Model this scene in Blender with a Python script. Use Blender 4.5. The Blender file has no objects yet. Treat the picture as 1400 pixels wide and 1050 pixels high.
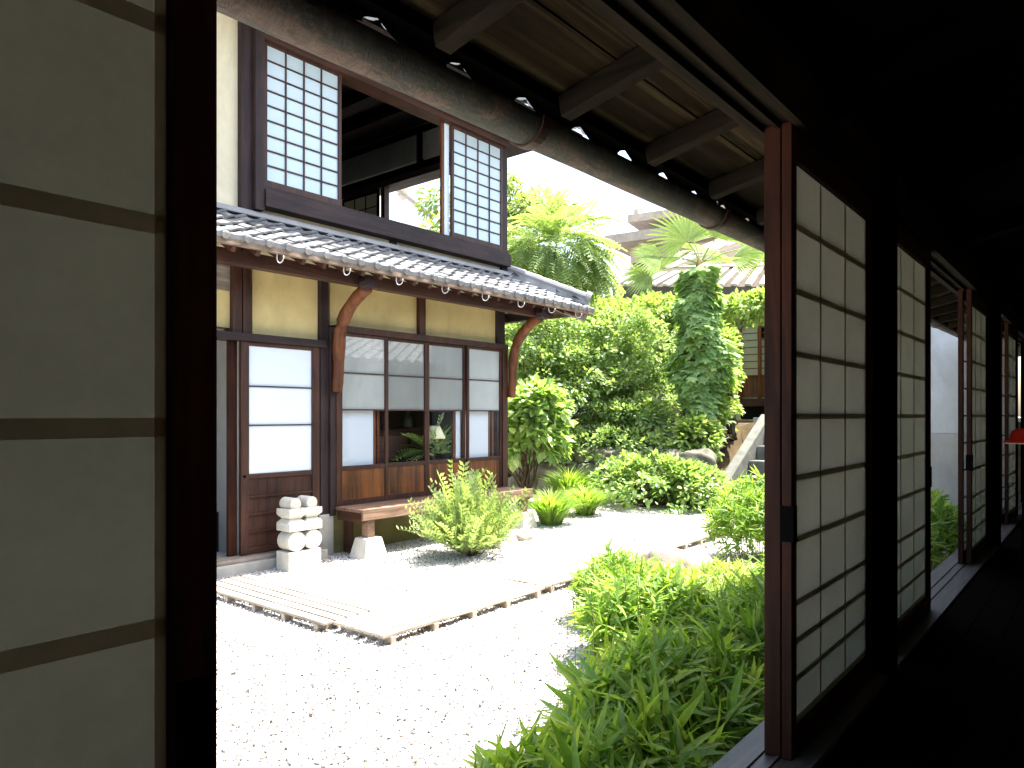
import bpy, math, random
import numpy as np
from mathutils import Vector
R = math.radians
rng = np.random.default_rng(7)
random.seed(7)
scene = bpy.context.scene
COL = scene.collection
G = -1.32            # level of the gravel; the lens is the origin

# ------------------------------------------------------------------ camera
cd = bpy.data.cameras.new('camera'); cam = bpy.data.objects.new('camera', cd); COL.objects.link(cam)
cam.location = (0, 0, 0); cam.rotation_euler = (R(90), 0, -math.atan2(.7716, .6361))
cd.sensor_width = 36; cd.lens = 989/1400*36; cd.shift_y = 43/1400
cd.clip_start = .05; cd.clip_end = 2000
scene.camera = cam
# ------------------------------------------------------------------ light
SUN = Vector((.32, -.19, 1)).normalized()
elev = math.asin(SUN.z); az = math.atan2(SUN.x, SUN.y)
w = bpy.data.worlds.new('World'); scene.world = w; w.use_nodes = True
nt = w.node_tree; bg = nt.nodes['Background']
sky = nt.nodes.new('ShaderNodeTexSky'); sky.sky_type = 'NISHITA'; sky.sun_disc = False
sky.sun_elevation = elev; sky.sun_rotation = az; sky.dust_density = 4; sky.air_density = 1.2; sky.ozone_density = .6
nt.links.new(sky.outputs[0], bg.inputs[0]); bg.inputs[1].default_value = .15
sl = bpy.data.lights.new('sun', 'SUN'); sl.energy = 4.6; sl.angle = R(.5); sl.color = (1, .96, .88)
so = bpy.data.objects.new('sun', sl); COL.objects.link(so); so.rotation_euler = SUN.to_track_quat('Z', 'Y').to_euler()
scene.view_settings.view_transform = 'Standard'; scene.view_settings.look = 'None'
scene.view_settings.exposure = 2.3; scene.view_settings.gamma = 1
try:
    scene.cycles.max_bounces = 10; scene.cycles.diffuse_bounces = 6; scene.cycles.transparent_max_bounces = 12
    scene.cycles.use_denoising = True; scene.cycles.sample_clamp_indirect = 8
    scene.cycles.caustics_reflective = False; scene.cycles.caustics_refractive = False
except Exception: pass

# ------------------------------------------------------------------ materials
def newmat(name):
    m = bpy.data.materials.new(name); m.use_nodes = True
    t = m.node_tree; return m, t, t.nodes['Principled BSDF']
def ramp(t, stops):
    r = t.nodes.new('ShaderNodeValToRGB'); e = r.color_ramp.elements
    while len(e) < len(stops): e.new(.5)
    for k, (p, c) in enumerate(stops): e[k].position = p; e[k].color = (*c, 1)
    return r
def noise(t, scale, stretch=(1, 1, 1), detail=6, rough=.6, dist=0, space='Object'):
    tc = t.nodes.new('ShaderNodeTexCoord'); mp = t.nodes.new('ShaderNodeMapping'); mp.inputs['Scale'].default_value = stretch
    n = t.nodes.new('ShaderNodeTexNoise'); n.inputs['Scale'].default_value = scale; n.inputs['Detail'].default_value = detail
    n.inputs['Roughness'].default_value = rough; n.inputs['Distortion'].default_value = dist
    t.links.new(tc.outputs[space], mp.inputs[0]); t.links.new(mp.outputs[0], n.inputs['Vector']); return n
def bump(t, src, bs, strength=.3, dist=.01):
    b = t.nodes.new('ShaderNodeBump'); b.inputs['Strength'].default_value = strength; b.inputs['Distance'].default_value = dist
    t.links.new(src, b.inputs['Height']); t.links.new(b.outputs[0], bs.inputs['Normal'])
def mix(t, fac, a, b, mode='MIX'):
    m = t.nodes.new('ShaderNodeMix'); m.data_type = 'RGBA'; m.blend_type = mode
    for s, v in ((m.inputs[0], fac), (m.inputs[6], a), (m.inputs[7], b)):
        if isinstance(v, bpy.types.NodeSocket): t.links.new(v, s)
        else: s.default_value = v if isinstance(v, (int, float)) else (*v, 1)
    return m.outputs[2]
def spec(bs, v):
    bs.inputs['Specular IOR Level'].default_value = v
AX = {'x': (.06, 1, 1), 'y': (1, .06, 1), 'z': (1, 1, .06)}
def wood(name, c1, c2, axis='z', rough=.6, scale=28, bp=.35, sp=.4, stain=None):
    m, t, b = newmat(name)
    n = noise(t, scale, AX[axis], 8, .65, .6); n2 = noise(t, 2.3, (1, 1, 1), 4)
    r = ramp(t, [(.3, c1), (.72, c2)]); t.links.new(n.outputs[0], r.inputs[0])
    r2 = ramp(t, [(.3, (.55, .55, .55)), (.7, (1.25, 1.22, 1.2))]); t.links.new(n2.outputs[0], r2.inputs[0])
    c = mix(t, 1.0, r.outputs[0], r2.outputs[0], 'MULTIPLY')
    if stain:
        n3 = noise(t, 3.1, AX[axis], 7, .7, 1.5); r3 = ramp(t, [(.52, (0, 0, 0)), (.66, (1, 1, 1))]); t.links.new(n3.outputs[0], r3.inputs[0])
        c = mix(t, r3.outputs[0], c, stain)
    t.links.new(c, b.inputs['Base Color']); b.inputs['Roughness'].default_value = rough; spec(b, sp)
    bump(t, n.outputs[0], b, bp, .003); return m
def plain(name, c, var=.15, rough=.8, scale=6, bp=.2, sp=.3, metal=0, bscale=None, bd=.004):
    m, t, b = newmat(name)
    n = noise(t, scale, (1, 1, 1), 8, .6)
    r = ramp(t, [(.25, tuple(x*(1-var) for x in c)), (.75, tuple(min(1, x*(1+var)) for x in c))]); t.links.new(n.outputs[0], r.inputs[0])
    n4 = noise(t, 1.7, (1, 1, .45), 9, .7, .8); r4 = ramp(t, [(.3, (.80, .79, .77)), (.62, (1.03, 1.03, 1.03))]); t.links.new(n4.outputs[0], r4.inputs[0])
    t.links.new(mix(t, 1.0, r.outputs[0], r4.outputs[0], 'MULTIPLY') if var >= .06 else r.outputs[0], b.inputs['Base Color']); b.inputs['Roughness'].default_value = rough; spec(b, sp); b.inputs['Metallic'].default_value = metal
    nb = noise(t, bscale or scale*12, (1, 1, 1), 5); bump(t, nb.outputs[0], b, bp, bd); return m
def leafmat(name, cols, trans=.45, rough=.45, sp=.45):
    m, t, b = newmat(name)
    g = t.nodes.new('ShaderNodeNewGeometry'); k = len(cols)
    r = ramp(t, [(i/(k-1), c) for i, c in enumerate(cols)]); t.links.new(g.outputs['Random Per Island'], r.inputs[0])
    n = noise(t, 30, (1, 1, 1), 3)
    r2 = ramp(t, [(.3, (.8, .8, .8)), (.7, (1.15, 1.15, 1.15))]); t.links.new(n.outputs[0], r2.inputs[0])
    c = mix(t, 1.0, r.outputs[0], r2.outputs[0], 'MULTIPLY')
    t.links.new(c, b.inputs['Base Color']); b.inputs['Roughness'].default_value = rough; spec(b, sp)
    tr = t.nodes.new('ShaderNodeBsdfTranslucent'); c2 = mix(t, 1.0, c, (1.4, 1.45, .6), 'MULTIPLY'); t.links.new(c2, tr.inputs[0])
    ms = t.nodes.new('ShaderNodeMixShader'); ms.inputs[0].default_value = trans
    t.links.new(b.outputs[0], ms.inputs[1]); t.links.new(tr.outputs[0], ms.inputs[2]); t.links.new(ms.outputs[0], t.nodes['Material Output'].inputs[0]); return m
def papermat(name, c, trans, tc):
    m, t, b = newmat(name)
    n = noise(t, 60, (1, 1, 1), 6, .7); n2 = noise(t, 3, (1, 1, 1), 4)
    r = ramp(t, [(.3, tuple(x*.93 for x in tc)), (.7, tuple(x*1.05 for x in tc))]); t.links.new(n.outputs[0], r.inputs[0])
    r2 = ramp(t, [(.3, (.92, .92, .92)), (.7, (1.04, 1.04, 1.04))]); t.links.new(n2.outputs[0], r2.inputs[0])
    b.inputs['Base Color'].default_value = (*c, 1); b.inputs['Roughness'].default_value = .9; spec(b, .1)
    tr = t.nodes.new('ShaderNodeBsdfTranslucent'); t.links.new(mix(t, 1.0, r.outputs[0], r2.outputs[0], 'MULTIPLY'), tr.inputs[0])
    ms = t.nodes.new('ShaderNodeMixShader'); ms.inputs[0].default_value = trans
    t.links.new(b.outputs[0], ms.inputs[1]); t.links.new(tr.outputs[0], ms.inputs[2]); t.links.new(ms.outputs[0], t.nodes['Material Output'].inputs[0]); return m
def glassmat(name, ior=1.5, refl=1.0, tint=(1, 1, 1)):
    m, t, b = newmat(name); t.nodes.remove(b)
    tr = t.nodes.new('ShaderNodeBsdfTransparent'); tr.inputs[0].default_value = (*tint, 1)
    gl = t.nodes.new('ShaderNodeBsdfGlossy'); gl.inputs['Roughness'].default_value = .01
    n = noise(t, 2.5, (1, 1, 1), 2); bp = t.nodes.new('ShaderNodeBump'); bp.inputs['Strength'].default_value = .15; bp.inputs['Distance'].default_value = .004
    t.links.new(n.outputs[0], bp.inputs['Height']); t.links.new(bp.outputs[0], gl.inputs['Normal'])
    lw = t.nodes.new('ShaderNodeLayerWeight'); lw.inputs[0].default_value = .5
    pw = t.nodes.new('ShaderNodeMath'); pw.operation = 'POWER'; pw.inputs[1].default_value = 4; t.links.new(lw.outputs['Facing'], pw.inputs[0])
    fr = t.nodes.new('ShaderNodeMath'); fr.operation = 'MULTIPLY_ADD'; fr.inputs[1].default_value = .85; fr.inputs[2].default_value = .10*refl; t.links.new(pw.outputs[0], fr.inputs[0])
    ms = t.nodes.new('ShaderNodeMixShader'); t.links.new(fr.outputs[0], ms.inputs[0])
    t.links.new(tr.outputs[0], ms.inputs[1]); t.links.new(gl.outputs[0], ms.inputs[2]); t.links.new(ms.outputs[0], t.nodes['Material Output'].inputs[0]); return m

M = {}
for a in 'xyz':
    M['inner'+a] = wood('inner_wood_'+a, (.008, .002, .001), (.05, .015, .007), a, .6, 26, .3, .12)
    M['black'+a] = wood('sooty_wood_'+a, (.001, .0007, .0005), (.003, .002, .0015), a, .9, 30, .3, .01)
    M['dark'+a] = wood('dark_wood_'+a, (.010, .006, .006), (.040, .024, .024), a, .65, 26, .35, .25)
    M['red'+a] = wood('red_brown_wood_'+a, (.018, .007, .004), (.078, .031, .019), a, .55, 26, .35, .3)
    M['grey'+a] = wood('grey_wood_'+a, (.12, .10, .08), (.36, .32, .27), a, .8, 34)
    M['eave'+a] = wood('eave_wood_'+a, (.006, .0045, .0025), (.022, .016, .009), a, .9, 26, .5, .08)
M['bench'] = wood('bench_wood', (.07, .035, .02), (.30, .19, .13), 'x', .7, 34, .5)
M['panel'] = wood('panel_wood', (.010, .003, .001), (.26, .085, .018), 'z', .5, 13, .3)
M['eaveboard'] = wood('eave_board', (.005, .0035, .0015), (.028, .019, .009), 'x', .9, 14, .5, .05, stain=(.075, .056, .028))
M['bracket'] = wood('bracket_wood', (.045, .012, .004), (.19, .065, .022), 'z', .6, 18, .5, .3)
M['deck'] = wood('deck_wood', (.24, .20, .155), (.50, .45, .375), 'x', .8, 30)
M['decky'] = wood('deck_wood_across', (.24, .20, .155), (.50, .45, .375), 'y', .8, 30)
M['sill'] = wood('sill_wood', (.02, .017, .017), (.075, .065, .062), 'x', .5, 34, .4)
M['screen'] = papermat('shoji_paper', (.3, .3, .27), .8, (.375, .372, .335))
M['dimscreen'] = papermat('dimmed_shoji_paper', (.25, .25, .2), .8, (.235, .232, .20))  # darker copy of the paper; the left screen's dimness is put into its colour
M['strip'] = papermat('pasted_bar', (.05, .035, .03), .95, (.66, .60, .53))
M['rstrip'] = papermat('dark_pasted_bar', (.03, .025, .02), .95, (.46, .42, .34))
M['upaper'] = plain('glazed_paper', (.42, .51, .55), .03, .18, 3, .02, .6)
M['wpaper'] = plain('white_paper', (.60, .66, .72), .02, .5, 3, .03, .4)
M['frost'] = plain('frosted_pane', (.24, .255, .24), .10, .35, 2, .01, .4); _b = M['frost'].node_tree.nodes['Principled BSDF']; _b.inputs['Coat Weight'].default_value = 1; _b.inputs['Coat IOR'].default_value = 1.9; _b.inputs['Coat Roughness'].default_value = .02
M['frost2'] = plain('pale_frosted_pane', (.36, .38, .365), .10, .35, 2, .01, .4); _b = M['frost2'].node_tree.nodes['Principled BSDF']; _b.inputs['Coat Weight'].default_value = 1; _b.inputs['Coat IOR'].default_value = 1.9; _b.inputs['Coat Roughness'].default_value = .02
M['opaper'] = plain('old_paper', (.5, .48, .34), .05, .8, 3, .02, .2)
M['yplaster'] = plain('ochre_plaster', (.58, .465, .225), .10, .95, 4, .4, .1)
M['cplaster'] = plain('cream_plaster', (.62, .56, .40), .07, .95, 7, .7, .1, bscale=55)
M['gplaster'] = plain('grey_plaster', (.42, .44, .45), .16, .95, 2.2, .3, .1)
M['gplaster2'] = plain('grey_cement', (.33, .33, .31), .16, .95, 2.2, .3, .1)
M['olive'] = plain('mossy_foundation', (.19, .17, .08), .3, .95, 5, .4, .1)
M['concrete'] = plain('concrete', (.36, .35, .32), .2, .95, 5, .4, .1)
M['stone'] = plain('carved_stone', (.56, .54, .47), .15, .95, 9, .6, .1)
M['tile'] = plain('grey_tile', (.19, .192, .197), .45, .42, 4, .15, .5)
M['eave_tile'] = plain('shaded_tile', (.04, .04, .042), .3, .8, 5, .2, .1)  # dark copy of the tile with the under-eave shade put into its colour
M['steps'] = plain('shaded_step_stone', (.13, .133, .118), .35, .95, 6, .7, .1)  # shade lying on the steps is put into this darkened base colour
M['tile_far'] = plain('far_tile', (.30, .26, .22), .2, .8, 4, .2, .2)
M['copper'] = plain('eave_metal', (.16, .115, .085), .6, .8, 9, .3, .3)
M['wire'] = plain('grey_wire', (.5, .5, .5), .1, .5, 9, .1, .5)
M['iron'] = plain('black_iron', (.003, .003, .003), .1, .8, 9, .1, .03)
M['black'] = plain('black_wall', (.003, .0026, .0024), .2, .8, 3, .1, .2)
M['roomback'] = plain('dim_clay_wall', (.26, .20, .15), .2, .95, 2, .2, .1)
M['inwall'] = plain('dim_room_wall', (.30, .30, .28), .1, .9, 3, .1, .1)
M['glass'] = glassmat('window_glass', 1.75)
M['rock'] = plain('garden_rock', (.30, .25, .21), .35, .95, 7, .9, .1)
M['wrock'] = plain('retaining_rock', (.16, .15, .12), .4, .95, 6, .9, .1)
M['soil'] = plain('soil', (.08, .06, .035), .4, 1, 6, .8, .05)
M['bark'] = plain('bark', (.10, .075, .05), .4, .95, 12, .9, .05)
M['palmbark'] = plain('palm_bark', (.13, .09, .05), .5, 1, 20, 1, .05)
M['tan'] = plain('tan_house_wall', (.42, .37, .32), .1, .9, 1, .1, .1)
M['white'] = plain('white_wall', (.8, .8, .78), .04, .8, 1, .1, .2)
M['batten'] = wood('pale_batten', (.42, .37, .30), (.62, .56, .48), 'x', .8, 10)
M['underlay'] = plain('roof_underlay', (.085, .07, .055), .25, .9, 2, .2, .1)
M['redlamp'] = plain('red_shade', (.75, .02, .01), .1, .6, 5, .1, .3)
M['statue'] = plain('dark_bronze', (.02, .025, .012), .3, .5, 8, .2, .5)
M['navy'] = plain('navy_glaze', (.02, .025, .05), .3, .2, 8, .1, .6)
M['cream'] = plain('cream_shade', (.85, .8, .5), .05, .7, 8, .1, .3)
M['stem'] = leafmat('green_stem', [(.12, .16, .04), (.2, .2, .06)], .1)
M['grey_green_bark'] = plain('shrub_stem', (.14, .11, .06), .3, .9, 9, .5, .1)

# gutter: mossy copper with rust scabs
m, t, b = newmat('old_gutter'); M['gutter'] = m
n1 = noise(t, 5, (1, 1, 1), 8, .65); n2 = noise(t, 22, (1.6, .7, .7), 8, .75, 2.5); n3 = noise(t, 4, (1, 3, 1), 8, .7, .8)
r1 = ramp(t, [(.3, (.022, .022, .013)), (.5, (.042, .042, .026)), (.75, (.08, .078, .052))]); t.links.new(n1.outputs[0], r1.inputs[0])
r3 = ramp(t, [(.50, (0, 0, 0)), (.56, (1, 1, 1))]); t.links.new(n3.outputs[0], r3.inputs[0])
r4 = ramp(t, [(.3, (.05, .025, .014)), (.62, (.15, .095, .065))]); t.links.new(n2.outputs[0], r4.inputs[0])
t.links.new(mix(t, r3.outputs[0], r1.outputs[0], r4.outputs[0]), b.inputs['Base Color']); b.inputs['Roughness'].default_value = .65
bump(t, n2.outputs[0], b, 1.0, .012)
# gravel ground
m, t, b = newmat('gravel_bed'); M['gravel_bed'] = m
n1 = noise(t, 1.1, (1, 1, 1), 5); v = t.nodes.new('ShaderNodeTexVoronoi'); v.inputs['Scale'].default_value = 75
tc = t.nodes.new('ShaderNodeTexCoord'); t.links.new(tc.outputs['Object'], v.inputs['Vector'])
r1 = ramp(t, [(0, (.34, .33, .31)), (.25, (.52, .50, .48)), (1, (.64, .63, .61))]); t.links.new(v.outputs['Color'], r1.inputs[0])
r2 = ramp(t, [(.3, (.85, .84, .82)), (.7, (1, 1, 1))]); t.links.new(n1.outputs[0], r2.inputs[0])
t.links.new(mix(t, 1.0, r1.outputs[0], r2.outputs[0], 'MULTIPLY'), b.inputs['Base Color']); b.inputs['Roughness'].default_value = 1
bump(t, v.outputs['Distance'], b, 1.0, .012)
m, t, b = newmat('pebbles'); M['pebble'] = m
g = t.nodes.new('ShaderNodeNewGeometry'); r1 = ramp(t, [(0, (.06, .055, .05)), (.10, (.18, .165, .15)), (.3, (.46, .44, .42)), (1, (.74, .73, .70))])
t.links.new(g.outputs['Random Per Island'], r1.inputs[0]); t.links.new(r1.outputs[0], b.inputs['Base Color']); b.inputs['Roughness'].default_value = .9
m, t, b = newmat('patterned_glaze'); M['pattern'] = m
v = t.nodes.new('ShaderNodeTexVoronoi'); v.inputs['Scale'].default_value = 22; tc = t.nodes.new('ShaderNodeTexCoord'); t.links.new(tc.outputs['Object'], v.inputs['Vector'])
r1 = ramp(t, [(.35, (.02, .025, .05)), (.5, (.7, .72, .75))]); t.links.new(v.outputs['Distance'], r1.inputs[0]); t.links.new(r1.outputs[0], b.inputs['Base Color']); b.inputs['Roughness'].default_value = .3

L = {}
L['sasa'] = leafmat('bamboo_leaf', [(.10, .20, .03), (.20, .33, .05), (.32, .44, .08), (.14, .27, .07), (.38, .46, .12)], .52, .5, .35)
L['sasa_y'] = leafmat('young_bamboo_leaf', [(.22, .33, .08), (.32, .42, .12), (.42, .46, .17)], .5)
L['gloss'] = leafmat('glossy_leaf', [(.15, .25, .08), (.25, .37, .13), (.38, .47, .20)], .45, .3, .6)
L['small'] = leafmat('small_leaf', [(.14, .23, .08), (.24, .34, .14), (.36, .44, .21)], .45, .4)
L['ivy'] = leafmat('ivy_leaf', [(.19, .31, .11), (.27, .40, .15), (.35, .46, .19)], .45, .6, .25)
L['pale'] = leafmat('pale_leaf', [(.18, .27, .10), (.24, .32, .13), (.30, .36, .17)], .45)
L['tree'] = leafmat('tree_leaf', [(.14, .21, .07), (.2, .27, .1), (.27, .32, .13)], .48)
L['hedge'] = leafmat('hedge_leaf', [(.18, .28, .08), (.27, .37, .12), (.36, .44, .17)], .5)
L['palm'] = leafmat('palm_leaf', [(.2, .29, .08), (.26, .34, .11), (.31, .37, .14)], .45)
L['dry'] = leafmat('dry_leaf', [(.06, .04, .02), (.14, .09, .05), (.22, .15, .08)], .2)

# ------------------------------------------------------------------ mesh helpers
def org(o):
    v = Vector((0.000, 0.000, 0.000))
    while o is not None: v += o.location; o = o.parent
    return v
def empty(name, loc):
    o = bpy.data.objects.new(name, None); COL.objects.link(o); o.location = loc; o.empty_display_size = .1; return o
def tag(o, label=None, cat=None, group=None, kind=None):
    if label: o['label'] = label
    if cat: o['category'] = cat
    if group: o['group'] = group
    if kind: o['kind'] = kind
    return o
def thing(name, loc, label, cat, group=None): return tag(empty(name, loc), label, cat, group)
class MB:
    def __init__(s): s.v = []; s.f = []
    def add(s, vs, fs):
        n = len(s.v); s.v += [tuple(p) for p in vs]; s.f += [tuple(i+n for i in f) for f in fs]; return s
    def box(s, x0, x1, y0, y1, z0, z1):
        return s.add([(x0,y0,z0),(x1,y0,z0),(x1,y1,z0),(x0,y1,z0),(x0,y0,z1),(x1,y0,z1),(x1,y1,z1),(x0,y1,z1)],
                     [(0,3,2,1),(4,5,6,7),(0,1,5,4),(1,2,6,5),(2,3,7,6),(3,0,4,7)])
    def bar(s, a, b, w, h, up=(0, 0, 1)):
        a = Vector(a); b = Vector(b); d = (b-a).normalized(); sx = d.cross(Vector(up)).normalized()*(w/2); uz = sx.cross(d).normalized()*(h/2)
        p = [q+i*sx+j*uz for q in (a, b) for i, j in ((-1,-1),(1,-1),(1,1),(-1,1))]
        return s.add(p, [(0,1,2,3),(7,6,5,4),(0,4,5,1),(1,5,6,2),(2,6,7,3),(3,7,4,0)])
    def tube(s, pts, rad, n=8, cap=True):
        pts = [Vector(p) for p in pts]; rad = rad if hasattr(rad, '__len__') else [rad]*len(pts); ring = []
        for i, p in enumerate(pts):
            d = (pts[min(i+1, len(pts)-1)]-pts[max(i-1, 0)]).normalized()
            u = d.cross(Vector((0, 0, 1)) if abs(d.z) < .9 else Vector((1, 0, 0))).normalized(); w_ = d.cross(u)
            ring.append([p+rad[i]*(math.cos(2*math.pi*k/n)*u+math.sin(2*math.pi*k/n)*w_) for k in range(n)])
        vs = [q for r_ in ring for q in r_]; fs = []
        for i in range(len(pts)-1):
            for k in range(n): fs.append((i*n+k, i*n+(k+1) % n, (i+1)*n+(k+1) % n, (i+1)*n+k))
        if cap: fs.append(tuple(range(n))[::-1]); fs.append(tuple(range((len(pts)-1)*n, len(pts)*n)))
        return s.add(vs, fs)
    def lathe(s, c, prof, n=24):
        vs = []; fs = []
        for r_, z in prof:
            for k in range(n): vs.append((c[0]+r_*math.cos(2*math.pi*k/n), c[1]+r_*math.sin(2*math.pi*k/n), c[2]+z))
        for i in range(len(prof)-1):
            for k in range(n): fs.append((i*n+k, i*n+(k+1) % n, (i+1)*n+(k+1) % n, (i+1)*n+k))
        fs.append(tuple(range(n))[::-1]); fs.append(tuple(range((len(prof)-1)*n, len(prof)*n)))
        return s.add(vs, fs)
    def prism(s, poly, axis, a, b):
        n = len(poly)
        def mk(p, q): return (q, p[0], p[1]) if axis == 'x' else ((p[0], q, p[1]) if axis == 'y' else (p[0], p[1], q))
        return s.add([mk(p, a) for p in poly]+[mk(p, b) for p in poly],
                     [tuple(range(n)), tuple(range(n, 2*n))[::-1]]+[(i, i+n, (i+1) % n+n, (i+1) % n) for i in range(n)])
    def build(s, name, mat, parent=None, bevel=0, smooth=False):
        me = bpy.data.meshes.new(name); o = bpy.data.objects.new(name, me); COL.objects.link(o)
        off = org(parent) if parent else Vector((0, 0, 0))
        me.from_pydata([(p[0]-off.x, p[1]-off.y, p[2]-off.z) for p in s.v], [], s.f)
        if parent: o.parent = parent
        me.materials.append(mat)
        if smooth:
            for p in me.polygons: p.use_smooth = True
        import bmesh
        bm = bmesh.new(); bm.from_mesh(me); bmesh.ops.recalc_face_normals(bm, faces=bm.faces); bm.to_mesh(me); bm.free()
        if bevel:
            md = o.modifiers.new('bevel', 'BEVEL'); md.width = bevel; md.segments = 2; md.limit_method = 'ANGLE'
        return o
def box(name, mat, parent, x0, x1, y0, y1, z0, z1, bevel=.003): return MB().box(x0, x1, y0, y1, z0, z1).build(name, mat, parent, bevel)

def npmesh(name, verts, faces, mat, parent=None, smooth=False):
    """verts (n,3); faces = list of int arrays (m,k)"""
    me = bpy.data.meshes.new(name); o = bpy.data.objects.new(name, me); COL.objects.link(o)
    if parent: o.parent = parent; off = org(parent); verts = verts-np.array(off)
    loops = np.concatenate([f.ravel() for f in faces]); sizes = np.concatenate([np.full(len(f), f.shape[1]) for f in faces])
    me.vertices.add(len(verts)); me.vertices.foreach_set('co', verts.astype(np.float32).ravel())
    me.loops.add(len(loops)); me.loops.foreach_set('vertex_index', loops.astype(np.int32))
    me.polygons.add(len(sizes)); st = np.concatenate([[0], np.cumsum(sizes)[:-1]])
    me.polygons.foreach_set('loop_start', st.astype(np.int32)); me.polygons.foreach_set('loop_total', sizes.astype(np.int32))
    if smooth: me.polygons.foreach_set('use_smooth', np.ones(len(sizes), bool))
    me.update(calc_edges=True); me.validate(); me.materials.append(mat); return o
def nrm(a): return a/np.maximum(np.linalg.norm(a, axis=-1, keepdims=True), 1e-9)
def scatter(P, D, N, S, T, F):
    D = nrm(D); X = nrm(np.cross(D, N)); Z = np.cross(X, D); n = len(P); k = len(T)
    V = P[:, None]+S[:, None, None]*(T[None, :, 0:1]*X[:, None]+T[None, :, 1:2]*D[:, None]+T[None, :, 2:3]*Z[:, None])
    base = (np.arange(n)*k)[:, None]
    faces = []
    for sz in sorted(set(len(f) for f in F)):
        fa = np.array([f for f in F if len(f) == sz]); faces.append((base[:, None]+fa[None]).reshape(-1, sz))
    return V.reshape(-1, 3), faces
def join(parts):
    vs = []; fs = {}; n = 0
    for V, F in parts:
        vs.append(V)
        for f in F: fs.setdefault(f.shape[1], []).append(f+n)
        n += len(V)
    return np.concatenate(vs), [np.concatenate(v) for v in fs.values()]
def unit(n):
    return nrm(rng.normal(size=(n, 3)))
# leaf templates: x across, y along, z up out of the blade
OVAL = (np.array([(0,0,0),(.24,.3,.05),(.24,.65,.04),(0,1,-.08),(-.24,.65,.04),(-.24,.3,.05)]), [(0,1,2,3),(0,3,4,5)])
SLIM = (np.array([(0,0,0),(.15,.3,.03),(.13,.65,0),(0,1,-.14),(-.13,.65,0),(-.15,.3,.03)]), [(0,1,2,3),(0,3,4,5)])
BLADE = (np.array([(0,0,0),(.072,.2,.014),(0,.22,-.012),(-.072,.2,.014),(.066,.5,-.005),(0,.5,-.03),(-.066,.5,-.005),(.032,.8,-.07),(0,.8,-.085),(-.032,.8,-.07),(0,1,-.15)]),
         [(0,1,2),(0,2,3),(1,4,5,2),(2,5,6,3),(4,7,8,5),(5,8,9,6),(7,10,8),(8,10,9)])
GRASS = (np.array([(-.012,0,0),(.012,0,0),(-.016,.35,.16),(.016,.35,.16),(-.013,.7,.15),(.013,.7,.15),(0,1,-.02)]), [(0,1,3,2),(2,3,5,4),(4,5,6)])
_iv = [(0,.0),(.28,-.08),(.5,.15),(.33,.33),(.46,.62),(.2,.6),(0,1),(-.2,.6),(-.46,.62),(-.33,.33),(-.5,.15),(-.28,-.08)]
IVY = (np.array([(0,.35,.06)]+[(x, y, -.10*abs(x)-.04*y) for x, y in _iv]), [(0,i+1,(i+1) % 12+1) for i in range(12)])
def frond_template(pairs=9, ll=.26, lw=.085):
    vs = []; fs = []
    for i in range(pairs):
        y = .12+.86*i/(pairs-1); z = -.35*(y**2); l = ll*(1-.45*abs(i/(pairs-1)-.35))
        for s in (-1, 1):
            n = len(vs); d = np.array([s*.86, .4, -.35]); d /= np.linalg.norm(d); w_ = np.array([s*.2, -.9, 0]); w_ = w_/np.linalg.norm(w_)*lw/2
            b0 = np.array([0, y, z])
            vs += [b0, b0+d*l*.4+w_, b0+d*l*.75+w_*.7, b0+d*l, b0+d*l*.75-w_*.7, b0+d*l*.4-w_]
            fs += [(n, n+1, n+2, n+3), (n, n+3, n+4, n+5)]
    n = len(vs)
    for y in (0, .5, 1): vs += [np.array([-.006, y, -.35*y*y]), np.array([.006, y, -.35*y*y])]
    fs += [(n, n+1, n+3, n+2), (n+2, n+3, n+5, n+4)]
    return np.array(vs), fs
def spray_template(pairs=9, l=.15, w_=.46):
    vs = []; fs = []
    for i in range(pairs):
        y = .05+.93*i/(pairs-1); z = .12*math.sin(y*2.4)
        for s in (-1, 1):
            n = len(vs); d = np.array([s*.75, .6, .3+.1*(i % 3)]); d /= np.linalg.norm(d); q = np.cross(d, (0, 0, 1)); q = q/np.linalg.norm(q)*l*w_*.5
            b0 = np.array([0, y, z]); vs += [b0, b0+d*l*.45+q, b0+d*l, b0+d*l*.45-q]; fs += [(n, n+1, n+2, n+3)]
    n = len(vs)
    for y in (0, .5, 1): vs += [np.array([-.006, y, .12*math.sin(y*2.4)]), np.array([.006, y, .12*math.sin(y*2.4)])]
    fs += [(n, n+1, n+3, n+2), (n+2, n+3, n+5, n+4)]
    return np.array(vs), fs
FROND = frond_template(); SPRAY = spray_template()

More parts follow.
